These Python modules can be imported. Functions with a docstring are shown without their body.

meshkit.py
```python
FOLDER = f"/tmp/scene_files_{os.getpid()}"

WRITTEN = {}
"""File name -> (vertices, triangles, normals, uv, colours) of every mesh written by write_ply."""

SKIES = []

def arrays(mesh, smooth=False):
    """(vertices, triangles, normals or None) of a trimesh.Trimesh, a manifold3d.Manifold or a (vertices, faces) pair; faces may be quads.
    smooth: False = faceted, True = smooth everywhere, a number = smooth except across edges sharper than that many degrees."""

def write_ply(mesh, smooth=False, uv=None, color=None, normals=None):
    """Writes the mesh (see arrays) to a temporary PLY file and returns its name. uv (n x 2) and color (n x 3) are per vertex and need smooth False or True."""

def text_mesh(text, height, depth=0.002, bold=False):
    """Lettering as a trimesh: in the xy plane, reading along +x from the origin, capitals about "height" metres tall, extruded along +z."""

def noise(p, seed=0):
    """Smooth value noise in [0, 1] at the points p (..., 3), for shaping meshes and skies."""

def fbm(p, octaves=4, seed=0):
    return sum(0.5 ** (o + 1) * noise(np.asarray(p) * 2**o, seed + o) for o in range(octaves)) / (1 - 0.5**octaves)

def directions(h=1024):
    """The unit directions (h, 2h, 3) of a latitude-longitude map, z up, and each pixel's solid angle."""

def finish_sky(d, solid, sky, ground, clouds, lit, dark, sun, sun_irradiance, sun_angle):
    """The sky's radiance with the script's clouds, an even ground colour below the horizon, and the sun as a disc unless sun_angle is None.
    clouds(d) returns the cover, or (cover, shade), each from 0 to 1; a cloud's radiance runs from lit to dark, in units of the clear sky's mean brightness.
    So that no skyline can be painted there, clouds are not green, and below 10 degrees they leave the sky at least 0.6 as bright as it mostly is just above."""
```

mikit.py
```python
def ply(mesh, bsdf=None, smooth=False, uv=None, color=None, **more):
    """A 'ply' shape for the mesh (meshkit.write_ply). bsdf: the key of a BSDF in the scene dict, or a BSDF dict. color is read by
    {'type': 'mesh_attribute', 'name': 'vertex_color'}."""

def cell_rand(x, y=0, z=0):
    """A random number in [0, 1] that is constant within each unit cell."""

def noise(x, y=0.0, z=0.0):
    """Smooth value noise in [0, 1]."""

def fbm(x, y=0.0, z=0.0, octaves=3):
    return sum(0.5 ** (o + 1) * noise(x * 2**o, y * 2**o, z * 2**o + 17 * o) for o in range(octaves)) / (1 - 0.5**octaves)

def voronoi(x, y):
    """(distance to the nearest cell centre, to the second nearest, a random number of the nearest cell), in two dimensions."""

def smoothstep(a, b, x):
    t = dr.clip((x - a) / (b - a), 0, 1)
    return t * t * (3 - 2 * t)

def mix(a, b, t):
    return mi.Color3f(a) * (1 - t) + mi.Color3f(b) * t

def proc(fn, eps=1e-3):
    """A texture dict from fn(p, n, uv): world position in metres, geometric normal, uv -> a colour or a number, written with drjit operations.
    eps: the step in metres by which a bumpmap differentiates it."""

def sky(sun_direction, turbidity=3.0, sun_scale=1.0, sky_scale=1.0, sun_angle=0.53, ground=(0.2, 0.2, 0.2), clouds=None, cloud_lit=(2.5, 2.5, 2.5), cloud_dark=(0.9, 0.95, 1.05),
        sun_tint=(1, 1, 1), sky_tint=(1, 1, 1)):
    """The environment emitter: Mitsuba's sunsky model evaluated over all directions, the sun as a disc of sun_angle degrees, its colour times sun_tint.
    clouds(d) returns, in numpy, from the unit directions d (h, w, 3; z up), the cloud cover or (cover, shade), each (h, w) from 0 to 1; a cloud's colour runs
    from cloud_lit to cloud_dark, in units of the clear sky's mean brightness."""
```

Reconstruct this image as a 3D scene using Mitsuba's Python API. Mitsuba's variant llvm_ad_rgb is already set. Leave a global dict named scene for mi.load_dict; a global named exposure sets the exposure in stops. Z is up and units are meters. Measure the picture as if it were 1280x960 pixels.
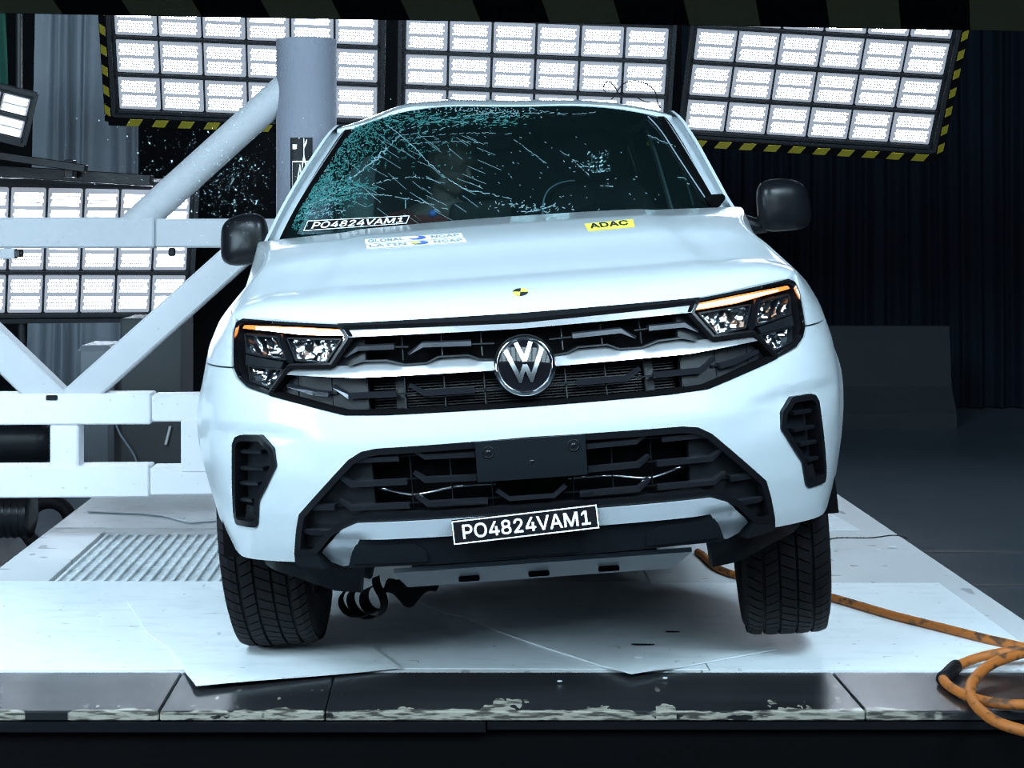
import math, random
import numpy as np, trimesh, mitsuba as mi, drjit as dr
import manifold3d as m3
import shapely, shapely.geometry as sg
from shapely.ops import unary_union
from scipy.spatial import Delaunay
import mikit, meshkit

random.seed(4); rng = np.random.default_rng(4)
T = mi.ScalarTransform4f
scene, labels = {}, {}

# ------------------------------------------------------------------ camera, light, exposure
EYE, FOCAL, PX, PY = np.array([0.0, -4.57, 1.34]), 2150.0, 555.0, 285.0      # rising-front lens: horizon at PY
scene['camera'] = {'type': 'perspective', 'fov': math.degrees(2 * math.atan(640 / FOCAL)), 'fov_axis': 'x', 'near_clip': 0.05, 'far_clip': 100,
                   'principal_point_offset_x': (640 - PX) / 1280, 'principal_point_offset_y': (480 - PY) / 960,
                   'to_world': T().look_at(origin=EYE.tolist(), target=(EYE + [0, 1, 0]).tolist(), up=[0, 0, 1])}
exposure = 0.7
PANEL_RADIANCE = (11.5, 13.0, 15.0)
KEY_RADIANCE = (3.6, 4.9, 5.6)
HIGH_RADIANCE = (18.6, 25.2, 30.0)
SIDE_RADIANCE = (17.0, 23.0, 27.0)


def at(u, v, Y):
    """The point at depth Y that a pixel of the photograph shows."""
    k = (Y - EYE[1]) / FOCAL
    return np.array([(u - PX) * k, Y, EYE[2] - (v - PY) * k])


def on(u, v, z=0.0):
    """The point at height z that a pixel below the horizon shows."""
    k = (EYE[2] - z) / (v - PY)
    return np.array([(u - PX) * k, EYE[1] + FOCAL * k, z])


# ------------------------------------------------------------------ materials
def C(*c):
    return {'type': 'rgb', 'value': list(c)}


def plastic(name, col, rough=0.5, metallic=0.0, spec=0.5, coat=0.0, coat_gloss=0.9):
    d = {'type': 'principled', 'base_color': col if isinstance(col, dict) else C(*col), 'roughness': rough, 'metallic': metallic, 'specular': spec}
    if coat: d.update(clearcoat=coat, clearcoat_gloss=coat_gloss)
    scene[name] = {'type': 'twosided', 'bsdf': d}
    return name


scene['mat_white_paint'] = {'type': 'twosided', 'bsdf': {'type': 'roughplastic', 'distribution': 'ggx', 'alpha': 0.03, 'int_ior': 1.5, 'diffuse_reflectance': C(0.56, 0.61, 0.64)}}
M_WHITE = 'mat_white_paint'
M_BLACK = plastic('mat_black_plastic', (0.006, 0.0065, 0.008), 0.3, 0, 0.25)
M_DARK = plastic('mat_dark_void', (0.003, 0.003, 0.0035), 0.8, 0, 0.04)
M_GLOSS = plastic('mat_gloss_black', (0.006, 0.006, 0.008), 0.06, 0, 0.6)
M_SLAT = plastic('mat_slat', (0.030, 0.032, 0.040), 0.14, 0.6, 0.8)
M_GREYPL = plastic('mat_grey_plastic', (0.008, 0.010, 0.0125), 0.38, 0, 0.2)
M_BACKPL = plastic('mat_back_plate', (0.009, 0.010, 0.012), 0.4, 0, 0.2)
M_CHROME = plastic('mat_chrome', (0.82, 0.85, 0.88), 0.08, 1.0)
M_BADGELETTER = plastic('mat_badge_letter', (0.85, 0.88, 0.92), 0.24, 1.0)
M_SILVER = plastic('mat_silver', (0.62, 0.65, 0.68), 0.32, 0.85)
M_MIDSIL = plastic('mat_bright_silver', (0.72, 0.74, 0.77), 0.28, 0.8)
M_SKIDSIL = plastic('mat_skid_silver', (0.46, 0.50, 0.54), 0.4, 0.15)
M_RUBBER = plastic('mat_rubber', (0.008, 0.008, 0.0095), 0.6, 0, 0.15)
M_SEAT = plastic('mat_seat', (0.010, 0.008, 0.008), 0.8, 0, 0.2)
M_TRIMIN = plastic('mat_interior', (0.05, 0.055, 0.058), 0.7)
M_AIRTRIM = plastic('mat_pillar_trim', (0.14, 0.15, 0.16), 0.7)
M_BIN = plastic('mat_bin', (0.16, 0.18, 0.20), 0.6)
M_YELDIM = plastic('mat_yellow_shaded', (0.06, 0.05, 0.006), 0.6)  # stripe yellow darkened to hold the shade on the lamp bank edge
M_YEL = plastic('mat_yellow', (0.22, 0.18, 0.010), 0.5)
M_STICKYEL = plastic('mat_sticker_yellow', (0.85, 0.80, 0.10), 0.5)
M_STICKWHITE = plastic('mat_sticker_white', (0.85, 0.88, 0.9), 0.5)
M_INK = plastic('mat_ink', (0.02, 0.02, 0.025), 0.6)
M_BLUE = plastic('mat_blue', (0.08, 0.14, 0.45), 0.5)
M_GREYINK = plastic('mat_grey_ink', (0.24, 0.28, 0.33), 0.5)
M_PLATE = plastic('mat_plate', (0.008, 0.008, 0.010), 0.4, 0, 0.2)
M_LETTER = plastic('mat_letter', (0.88, 0.9, 0.9), 0.5)
M_FRAME = plastic('mat_lamp_frame', (0.015, 0.017, 0.02), 0.5)
M_HOUSING = plastic('mat_lamp_housing', (0.16, 0.17, 0.2), 0.5)
M_RIGDARK = plastic('mat_rig_dark', (0.05, 0.05, 0.055), 0.5)
M_FOIL = plastic('mat_foil', (0.75, 0.77, 0.8), 0.2, 1.0)
M_SKIN = plastic('mat_dummy_skin', (0.10, 0.062, 0.05), 0.55)
M_SHIRT = plastic('mat_dummy_shirt', (0.16, 0.02, 0.02), 0.8)
M_BAG = plastic('mat_airbag', (0.10, 0.11, 0.115), 0.8)
M_SHARD = plastic('mat_glass_shard', (0.62, 0.86, 0.86), 0.25)
M_CRAZE = plastic('mat_crazed_glass', (0.045, 0.20, 0.19), 0.4)
M_CRACK = plastic('mat_crack', (0.20, 0.32, 0.34), 0.4)
M_CURTAIN = plastic('mat_pale_curtain', (0.24, 0.27, 0.31), 0.6)
M_DARKCURTAIN = plastic('mat_dark_curtain', (0.006, 0.009, 0.015), 0.8, 0, 0.1)
M_WALL = plastic('mat_dark_wall', (0.006, 0.007, 0.009), 0.8, 0, 0.2)
M_GREENCLOTH = plastic('mat_green', (0.02, 0.10, 0.07), 0.8)


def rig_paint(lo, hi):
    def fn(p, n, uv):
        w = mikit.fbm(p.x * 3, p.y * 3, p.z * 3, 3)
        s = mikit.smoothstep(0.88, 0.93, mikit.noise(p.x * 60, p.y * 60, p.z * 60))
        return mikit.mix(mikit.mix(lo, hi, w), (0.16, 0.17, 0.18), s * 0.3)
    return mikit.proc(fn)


M_POLESHADE = plastic('mat_pole_shaded', rig_paint((0.165, 0.175, 0.21), (0.205, 0.215, 0.255)), 0.6, 0, 0.2)  # same steel as the beams, darkened for the weaker light on the pole
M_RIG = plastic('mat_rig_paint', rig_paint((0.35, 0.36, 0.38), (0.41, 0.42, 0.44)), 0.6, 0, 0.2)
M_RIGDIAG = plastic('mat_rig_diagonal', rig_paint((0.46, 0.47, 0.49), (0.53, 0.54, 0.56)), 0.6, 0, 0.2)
M_RIGLIT = plastic('mat_rig_lit', rig_paint((0.72, 0.73, 0.75), (0.80, 0.80, 0.82)), 0.5, 0, 0.3)  # lower beams made paler: the stronger light down there is in the colour


def fn_sheet(p, n, uv):
    w = mikit.fbm(p.x * 2.2, p.y * 2.2, p.z, 4)
    g = mikit.fbm(p.x * 9, p.y * 25, 3.0, 3)
    s = mikit.smoothstep(0.94, 0.97, mikit.noise(p.x * 38, p.y * 38, 1.0))
    c = mikit.mix((0.74, 0.79, 0.81), (0.82, 0.86, 0.88), w)
    c = mikit.mix(c, (0.66, 0.71, 0.73), mikit.smoothstep(0.55, 0.75, g) * 0.4)
    return mikit.mix(c, (0.35, 0.36, 0.36), s * 0.5)


M_SHEET = plastic('mat_white_sheet', mikit.proc(fn_sheet), 0.5)


def fn_deck(p, n, uv):
    w = mikit.fbm(p.x * 1.5, p.y * 1.5, 0.0, 4)
    g = mikit.fbm(p.x * 14, p.y * 4, 5.0, 3)
    c = mikit.mix((0.54, 0.56, 0.58), (0.68, 0.69, 0.70), w)
    c = mikit.mix(c, (0.62, 0.61, 0.55), mikit.smoothstep(0.62, 0.85, g) * 0.35)
    return mikit.mix(c, (0.10, 0.11, 0.12), mikit.smoothstep(0.90, 0.95, mikit.noise(p.x * 16, p.y * 16, 2.0)) * 0.5)


M_DECK = plastic('mat_deck', mikit.proc(fn_deck), 0.55)


def fn_edge(p, n, uv):
    near = p.y - 0.20
    reach = 0.10 * (mikit.fbm(p.x * 9, p.y * 4, 0.0, 5) - 0.42) + 0.11 * mikit.smoothstep(0.58, 0.74, mikit.fbm(p.x * 13, p.y * 5, 8.0, 5)) * mikit.smoothstep(0.42, 0.6, mikit.noise(p.x * 1.7, 1.0, 7.0))
    reach = dr.maximum(reach, 0.0) + (0.030 * (mikit.fbm(p.x * 22, p.z * 60, 3.0, 4) - 0.30)) * mikit.smoothstep(-1.0, -0.7, p.x) * mikit.smoothstep(1.5, 0.9, p.x) - 0.002
    wear = mikit.smoothstep(0.002, -0.002, dr.maximum(near, 0.0) - reach)
    fleck = mikit.smoothstep(0.80, 0.86, mikit.fbm(p.x * 34, p.y * 12, 9.0, 2)) * mikit.smoothstep(0.30, 0.12, near) * mikit.smoothstep(0.45, 0.6, mikit.noise(p.x * 3.1, p.y * 2, 3.0))
    wood = mikit.mix((0.06, 0.055, 0.045), (0.32, 0.30, 0.25), mikit.smoothstep(0.30, 0.62, mikit.fbm(p.x * 26, p.y * 60, p.z * 120, 4)))
    base = mikit.mix((0.008, 0.0085, 0.010), (0.022, 0.023, 0.025), mikit.fbm(p.x * 2, p.y * 9, 2.0, 3))
    return mikit.mix(base, wood, dr.maximum(wear, fleck * 0.8))


M_EDGE = plastic('mat_deck_edge', mikit.proc(fn_edge), 0.28, 0, 0.5)


def fn_floor(p, n, uv):
    w = mikit.fbm(p.x * 0.8, p.y * 0.8, 0.0, 4)
    return mikit.mix((0.030, 0.040, 0.050), (0.052, 0.067, 0.080), w)


M_FLOOR = plastic('mat_floor', mikit.proc(fn_floor), 0.35)


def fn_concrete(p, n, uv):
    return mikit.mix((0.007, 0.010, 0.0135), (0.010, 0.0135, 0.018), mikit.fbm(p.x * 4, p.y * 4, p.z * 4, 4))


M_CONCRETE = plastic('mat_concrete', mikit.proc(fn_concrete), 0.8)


def fn_hose(p, n, uv):
    w = mikit.fbm(p.x * 30, p.y * 30, p.z * 30, 3)
    return mikit.mix((0.42, 0.125, 0.02), (0.10, 0.045, 0.02), mikit.smoothstep(0.52, 0.72, w))


M_HOSE = plastic('mat_hose', mikit.proc(fn_hose), 0.6)


def fn_grate(p, n, uv):
    return mikit.mix((0.55, 0.58, 0.60), (0.74, 0.77, 0.78), mikit.noise(p.x * 25, p.y * 40, 0.0))


M_GRATE = plastic('mat_grating', mikit.proc(fn_grate), 0.5)
scene['mat_clear_screen'] = {'type': 'thindielectric', 'int_ior': 1.5, 'specular_transmittance': C(0.52, 0.70, 0.70), 'specular_reflectance': C(0.6, 0.7, 0.7)}
scene['mat_screen_glass'] = {'type': 'blendbsdf', 'weight': 0.011, 'a': {'type': 'ref', 'id': 'mat_clear_screen'}, 'b': {'type': 'twosided', 'bsdf': {'type': 'diffuse', 'reflectance': C(0.22, 0.50, 0.50)}}}
scene['mat_lens'] = {'type': 'thindielectric', 'int_ior': 1.5}
M_GLASS, M_SIDEGLASS, M_LENS = 'mat_screen_glass', 'mat_clear_screen', 'mat_lens'


# ------------------------------------------------------------------ helpers
def tm(v, f):
    v, f = np.asarray(v, float), np.asarray(f, int)
    if f.shape[1] == 4: f = np.vstack([f[:, [0, 1, 2]], f[:, [0, 2, 3]]])
    return trimesh.Trimesh(v, f, process=False)


def numbered(key):
    if key not in scene: return key
    n = 1
    while f'{key}_{n:03d}' in scene: n += 1
    return f'{key}_{n:03d}'


def add(key, mesh, mat, smooth=False, label=None, category=None, group=None, kind=None, emit=None, weight=0.25):
    key = numbered(key)
    if isinstance(mesh, (list, tuple)) and isinstance(mesh[0], trimesh.Trimesh): mesh = trimesh.util.concatenate(mesh)
    extra = {'emitter': {'type': 'area', 'radiance': C(*emit), 'sampling_weight': float(weight)}} if emit else {}
    scene[key] = mikit.ply(mesh, mat, smooth, **extra)
    d = {k: v for k, v in (('label', label), ('category', category), ('group', group), ('kind', kind)) if v}
    if d: labels[key] = d
    return key


def tag(key, label, category=None, group=None, kind=None):
    labels[key] = {k: v for k, v in (('label', label), ('category', category), ('group', group), ('kind', kind)) if v}


used_roots = set()


def root(name):
    k, n = name, 0
    while k in used_roots or k in scene:
        n += 1; k = f'{name}_{n:03d}'
    used_roots.add(k)
    return k


def box(x0, x1, y0, y1, z0, z1, bevel=0.0):
    m = trimesh.creation.box(extents=[x1 - x0, y1 - y0, z1 - z0])
    if bevel:
        a = np.array([x1 - x0, y1 - y0, z1 - z0]) / 2 - bevel
        pts = []
        for s in np.ndindex(2, 2, 2):
            s = np.array(s) * 2 - 1
            for k in range(3):
                e = np.zeros(3); e[k] = bevel * s[k]
                pts.append(s * a + e)
        m = trimesh.convex.convex_hull(np.array(pts))
    m.apply_translation([(x0 + x1) / 2, (y0 + y1) / 2, (z0 + z1) / 2])
    return m


def frame_of(d):
    d = np.asarray(d, float) / np.linalg.norm(d)
    a = np.array([0, 0, 1.0]) if abs(d[2]) < 0.9 else np.array([0, 1.0, 0])
    x = np.cross(a, d); x /= np.linalg.norm(x)
    return x, np.cross(d, x), d


def beam(p, q, w, h, bevel=0.008):
    """A box section from p to q, w wide across and h high."""
    p, q = np.asarray(p, float), np.asarray(q, float)
    L = np.linalg.norm(q - p)
    m = box(-w / 2, w / 2, -h / 2, h / 2, 0, L, bevel)
    x, y, d = frame_of(q - p)
    m.apply_transform(np.vstack([np.c_[x, y, d, p], [0, 0, 0, 1]]))
    return m


def tube(pts, r, sides=10, closed=False, caps=True):
    p = np.asarray(pts, float)
    r = np.broadcast_to(r, (len(p),)).astype(float)
    t = np.gradient(p, axis=0); t /= np.linalg.norm(t, axis=1, keepdims=True) + 1e-12
    a = np.zeros_like(p); x = frame_of(t[0])[0]
    for i in range(len(p)):
        x = x - t[i] * np.dot(x, t[i]); x /= np.linalg.norm(x) + 1e-12; a[i] = x
    b = np.cross(t, a)
    ang = np.arange(sides) * 2 * np.pi / sides
    v = (p[:, None] + r[:, None, None] * (np.cos(ang)[None, :, None] * a[:, None] + np.sin(ang)[None, :, None] * b[:, None])).reshape(-1, 3)
    f = []
    for i in range(len(p) - 1):
        for j in range(sides):
            k = (j + 1) % sides
            f.append([i * sides + j, i * sides + k, (i + 1) * sides + k, (i + 1) * sides + j])
    m = tm(v, f)
    if caps:
        n = len(v); v = np.vstack([v, p[0], p[-1]])
        e = [[n, (j + 1) % sides, j] for j in range(sides)] + [[n + 1, (len(p) - 1) * sides + j, (len(p) - 1) * sides + (j + 1) % sides] for j in range(sides)]
        m = tm(v, np.vstack([m.faces, e]))
    return m


def spline(pts, n=60):
    from scipy.interpolate import CubicSpline
    p = np.asarray(pts, float)
    s = np.r_[0, np.cumsum(np.linalg.norm(np.diff(p, axis=0), axis=1))]
    return CubicSpline(s, p)(np.linspace(0, s[-1], n))


def grid(P):
    n, m = P.shape[:2]
    i, j = np.meshgrid(np.arange(n - 1), np.arange(m - 1), indexing='ij')
    return tm(P.reshape(-1, 3), np.stack([i * m + j, i * m + j + 1, (i + 1) * m + j + 1, (i + 1) * m + j], -1).reshape(-1, 4))


def thick(P, d):
    """A grid as a closed slab: P and P moved by d (a vector or one per point)."""
    n, m = P.shape[:2]
    A, B = grid(P), grid(P + d)
    ring = [(0, j) for j in range(m)] + [(i, m - 1) for i in range(1, n)] + [(n - 1, j) for j in range(m - 2, -1, -1)] + [(i, 0) for i in range(n - 2, 0, -1)]
    ids = np.array([i * m + j for i, j in ring]); k = np.roll(ids, -1); N = n * m
    f = np.vstack([A.faces, B.faces[:, ::-1] + N, np.c_[ids, ids + N, k + N], np.c_[ids, k + N, k]])
    return tm(np.vstack([A.vertices, B.vertices]), f)


def sm(a, b, x):
    t = np.clip((np.asarray(x, float) - a) / (b - a), 0, 1)
    return t * t * (3 - 2 * t)


def ring_points(ring, h):
    c = np.asarray(ring.coords)[:-1]
    out = []
    for a, b in zip(c, np.roll(c, -1, axis=0)):
        n = max(1, int(math.ceil(np.linalg.norm(b - a) / h)))
        out.append(a + (b - a) * np.arange(n)[:, None] / n)
    return np.vstack(out)


def tri2d(poly, h):
    """A polygon filled with even triangles: (points, faces, boundary loops as index lists)."""
    loops, pts, n = [], [], 0
    for r in [poly.exterior, *poly.interiors]:
        q = ring_points(r, h); loops.append(np.arange(n, n + len(q))); pts.append(q); n += len(q)
    x0, y0, x1, y1 = poly.bounds
    gx, gy = np.meshgrid(np.arange(x0, x1, h), np.arange(y0, y1, h * 0.87))
    gx = gx + (np.arange(gx.shape[0]) % 2)[:, None] * h / 2
    g = np.c_[gx.ravel(), gy.ravel()]
    keep = shapely.contains_xy(poly, g[:, 0], g[:, 1])
    g = g[keep]
    if len(g):
        g = g[shapely.distance(shapely.points(g), poly.boundary) > 0.55 * h]
    P = np.vstack(pts + [g])
    d = Delaunay(P + rng.normal(0, 1e-7, P.shape)).simplices
    c = P[d].mean(1)
    f = d[shapely.contains_xy(poly, c[:, 0], c[:, 1])]
    a, b, cc = P[f[:, 0]], P[f[:, 1]], P[f[:, 2]]
    s = (b[:, 0] - a[:, 0]) * (cc[:, 1] - a[:, 1]) - (b[:, 1] - a[:, 1]) * (cc[:, 0] - a[:, 0])
    f = f[np.abs(s) > 1e-10]; s = s[np.abs(s) > 1e-10]
    f[s < 0] = f[s < 0][:, ::-1]
    return P, f, loops


def panel(poly, fn, h=0.02, d0=0.0, lip=0.02):
    """Polygons in a surface's own coordinates bent onto it: a skin at depth d0 with its edges turned in by lip."""
    out = []
    for g in getattr(poly, 'geoms', [poly]):
        if g.is_empty or g.area < 1e-7: continue
        g = sg.polygon.orient(g)
        P, f, loops = tri2d(g, h)
        v = [fn(P[:, 0], P[:, 1], d0)]; fs = [f]; n = len(P)
        if lip:
            for L in loops:
                q = P[L]
                v.append(fn(q[:, 0], q[:, 1], d0)); v.append(fn(q[:, 0], q[:, 1], d0 + lip))
                a = np.arange(len(L)) + n; b = np.roll(a, -1); c = a + len(L); e = b + len(L)
                fs += [np.c_[a, c, e], np.c_[a, e, b]]
                n += 2 * len(L)
        out.append(tm(np.vstack(v), np.vstack(fs)))
    return trimesh.util.concatenate(out)


def hull(points, radii, q=16):
    s = [m3.Manifold.sphere(float(r), q).translate([float(c) for c in p]) for p, r in zip(points, radii)]
    return m3.Manifold.batch_hull(s)


def mani(m):
    k = m.to_mesh()
    return trimesh.Trimesh(np.array(k.vert_properties[:, :3]), np.array(k.tri_verts), process=False)


# ------------------------------------------------------------------ the hall
def structure(name, mesh, mat, smooth=False):
    add(name, mesh, mat, smooth, kind='structure')


FLOOR = -0.25
structure('floor', box(-8, 8, -10, 12.2, FLOOR - 0.1, FLOOR), M_FLOOR)
structure('wall_back', box(-8, 8, 12, 12.2, FLOOR, 7), M_WALL)
structure('wall_left', box(-8.2, -8, -10, 12.2, FLOOR, 7), M_WALL)
structure('wall_right', box(8, 8.2, -10, 12.2, FLOOR, 7), M_WALL)
structure('wall_front', box(-8, 8, -10.2, -10, FLOOR, 7), M_WALL)
structure('ceiling', box(-8, 8, -10, 12.2, 7, 7.1), M_WALL)
for k, v in enumerate((690.5, 732.5)):
    y = on(1150, v, FLOOR)[1]
    add('floor__rail', box(2.02, 7.9, y - 0.02, y + 0.02, FLOOR, FLOOR + 0.006), M_RIGDARK)


def curtain(name, x0, x1, y, z0, z1, amp, pitch, mat, label, taper=0.0, seed=0):
    n, m = int((x1 - x0) / pitch * 14), 14
    s, t = np.meshgrid(np.linspace(0, 1, n), np.linspace(0, 1, m))
    ph = 2 * np.pi * (s * (x1 - x0) / pitch + 0.35 * np.sin(s * 9 + seed) + 0.08 * np.sin(t * 4 + s * 13))
    x = x0 + s * (x1 - x0) - taper * (1 - t) * (1 - s)
    yy = y + amp * (np.sin(ph) + 0.35 * np.sin(2.3 * ph + 1.0 + seed)) * (0.7 + 0.3 * (1 - t))
    z = z0 + (z1 - z0) * t
    add(name, thick(np.stack([x, yy, z], -1), np.array([0, 0.008, 0])), mat, 50, label, 'curtain')


curtain('curtain', 2.1, 7.9, 10.6, FLOOR + 0.01, 6.6, 0.05, 0.20, M_DARKCURTAIN, 'wide black pleated curtain hanging along the dark right side of the hall')
p = [at(50, 20, 8.6), at(170, 20, 8.6)]
curtain('curtain', p[0][0], p[1][0] + 0.02, 8.6, FLOOR + 0.01, 4.6, 0.05, 0.16, M_CURTAIN, 'pale grey hanging curtain with tall folds beside the upper left lamp panel', 0.12, 3)

q_, t_ = np.meshgrid(np.linspace(0, 1, 30), np.linspace(0, 1, 20))
c0, c1, c2 = at(-30, 100, 8.0), at(9, 100, 8.0), at(5, 10, 8.0)
add('green_cloth', thick(np.stack([c0[0] + (c1[0] - c0[0]) * q_ + (c2[0] - c1[0]) * t_ * q_, 8.0 + .03 * np.sin(q_ * 14 + t_ * 2), c0[2] + (3.2 - c0[2]) * t_ - .06 * q_ * (1 - t_)], -1), np.array([0, .006, 0])), M_GREENCLOTH, 40, 'dark green cloth hanging at the upper left edge', 'cloth')

# ------------------------------------------------------------------ lamp panels
def euler(a, b, c):
    a, b, c = map(math.radians, (a, b, c))
    Rz = np.array([[math.cos(a), -math.sin(a), 0], [math.sin(a), math.cos(a), 0], [0, 0, 1]])
    Rx = np.array([[1, 0, 0], [0, math.cos(b), -math.sin(b)], [0, math.sin(b), math.cos(b)]])
    Ry = np.array([[math.cos(c), 0, math.sin(c)], [0, 1, 0], [-math.sin(c), 0, math.cos(c)]])
    return Rz @ Rx @ Ry


def led_dots(x0, x1, z0, z1, nx, nz, y=0.0):
    """Rows of square diodes facing -y."""
    dx, dz = (x1 - x0) / nx, (z1 - z0) / nz
    v, f = [], []
    for j in range(nz):
        for i in range(nx):
            cx, cz = x0 + dx * (i + 0.5 + 0.25 * ((j % 2) * 2 - 1)), z0 + dz * (j + 0.5)
            a, b = dx * 0.37, dz * 0.40
            n = len(v)
            v += [(cx - a, y, cz - b * 0.5), (cx - a * 0.5, y, cz - b), (cx + a * 0.5, y, cz - b), (cx + a, y, cz - b * 0.5), (cx + a, y, cz + b * 0.5), (cx + a * 0.5, y, cz + b), (cx - a * 0.5, y, cz + b), (cx - a, y, cz + b * 0.5)]
            f += [(n, n + k, n + k + 1) for k in range(1, 7)]
    return tm(v, f)


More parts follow.
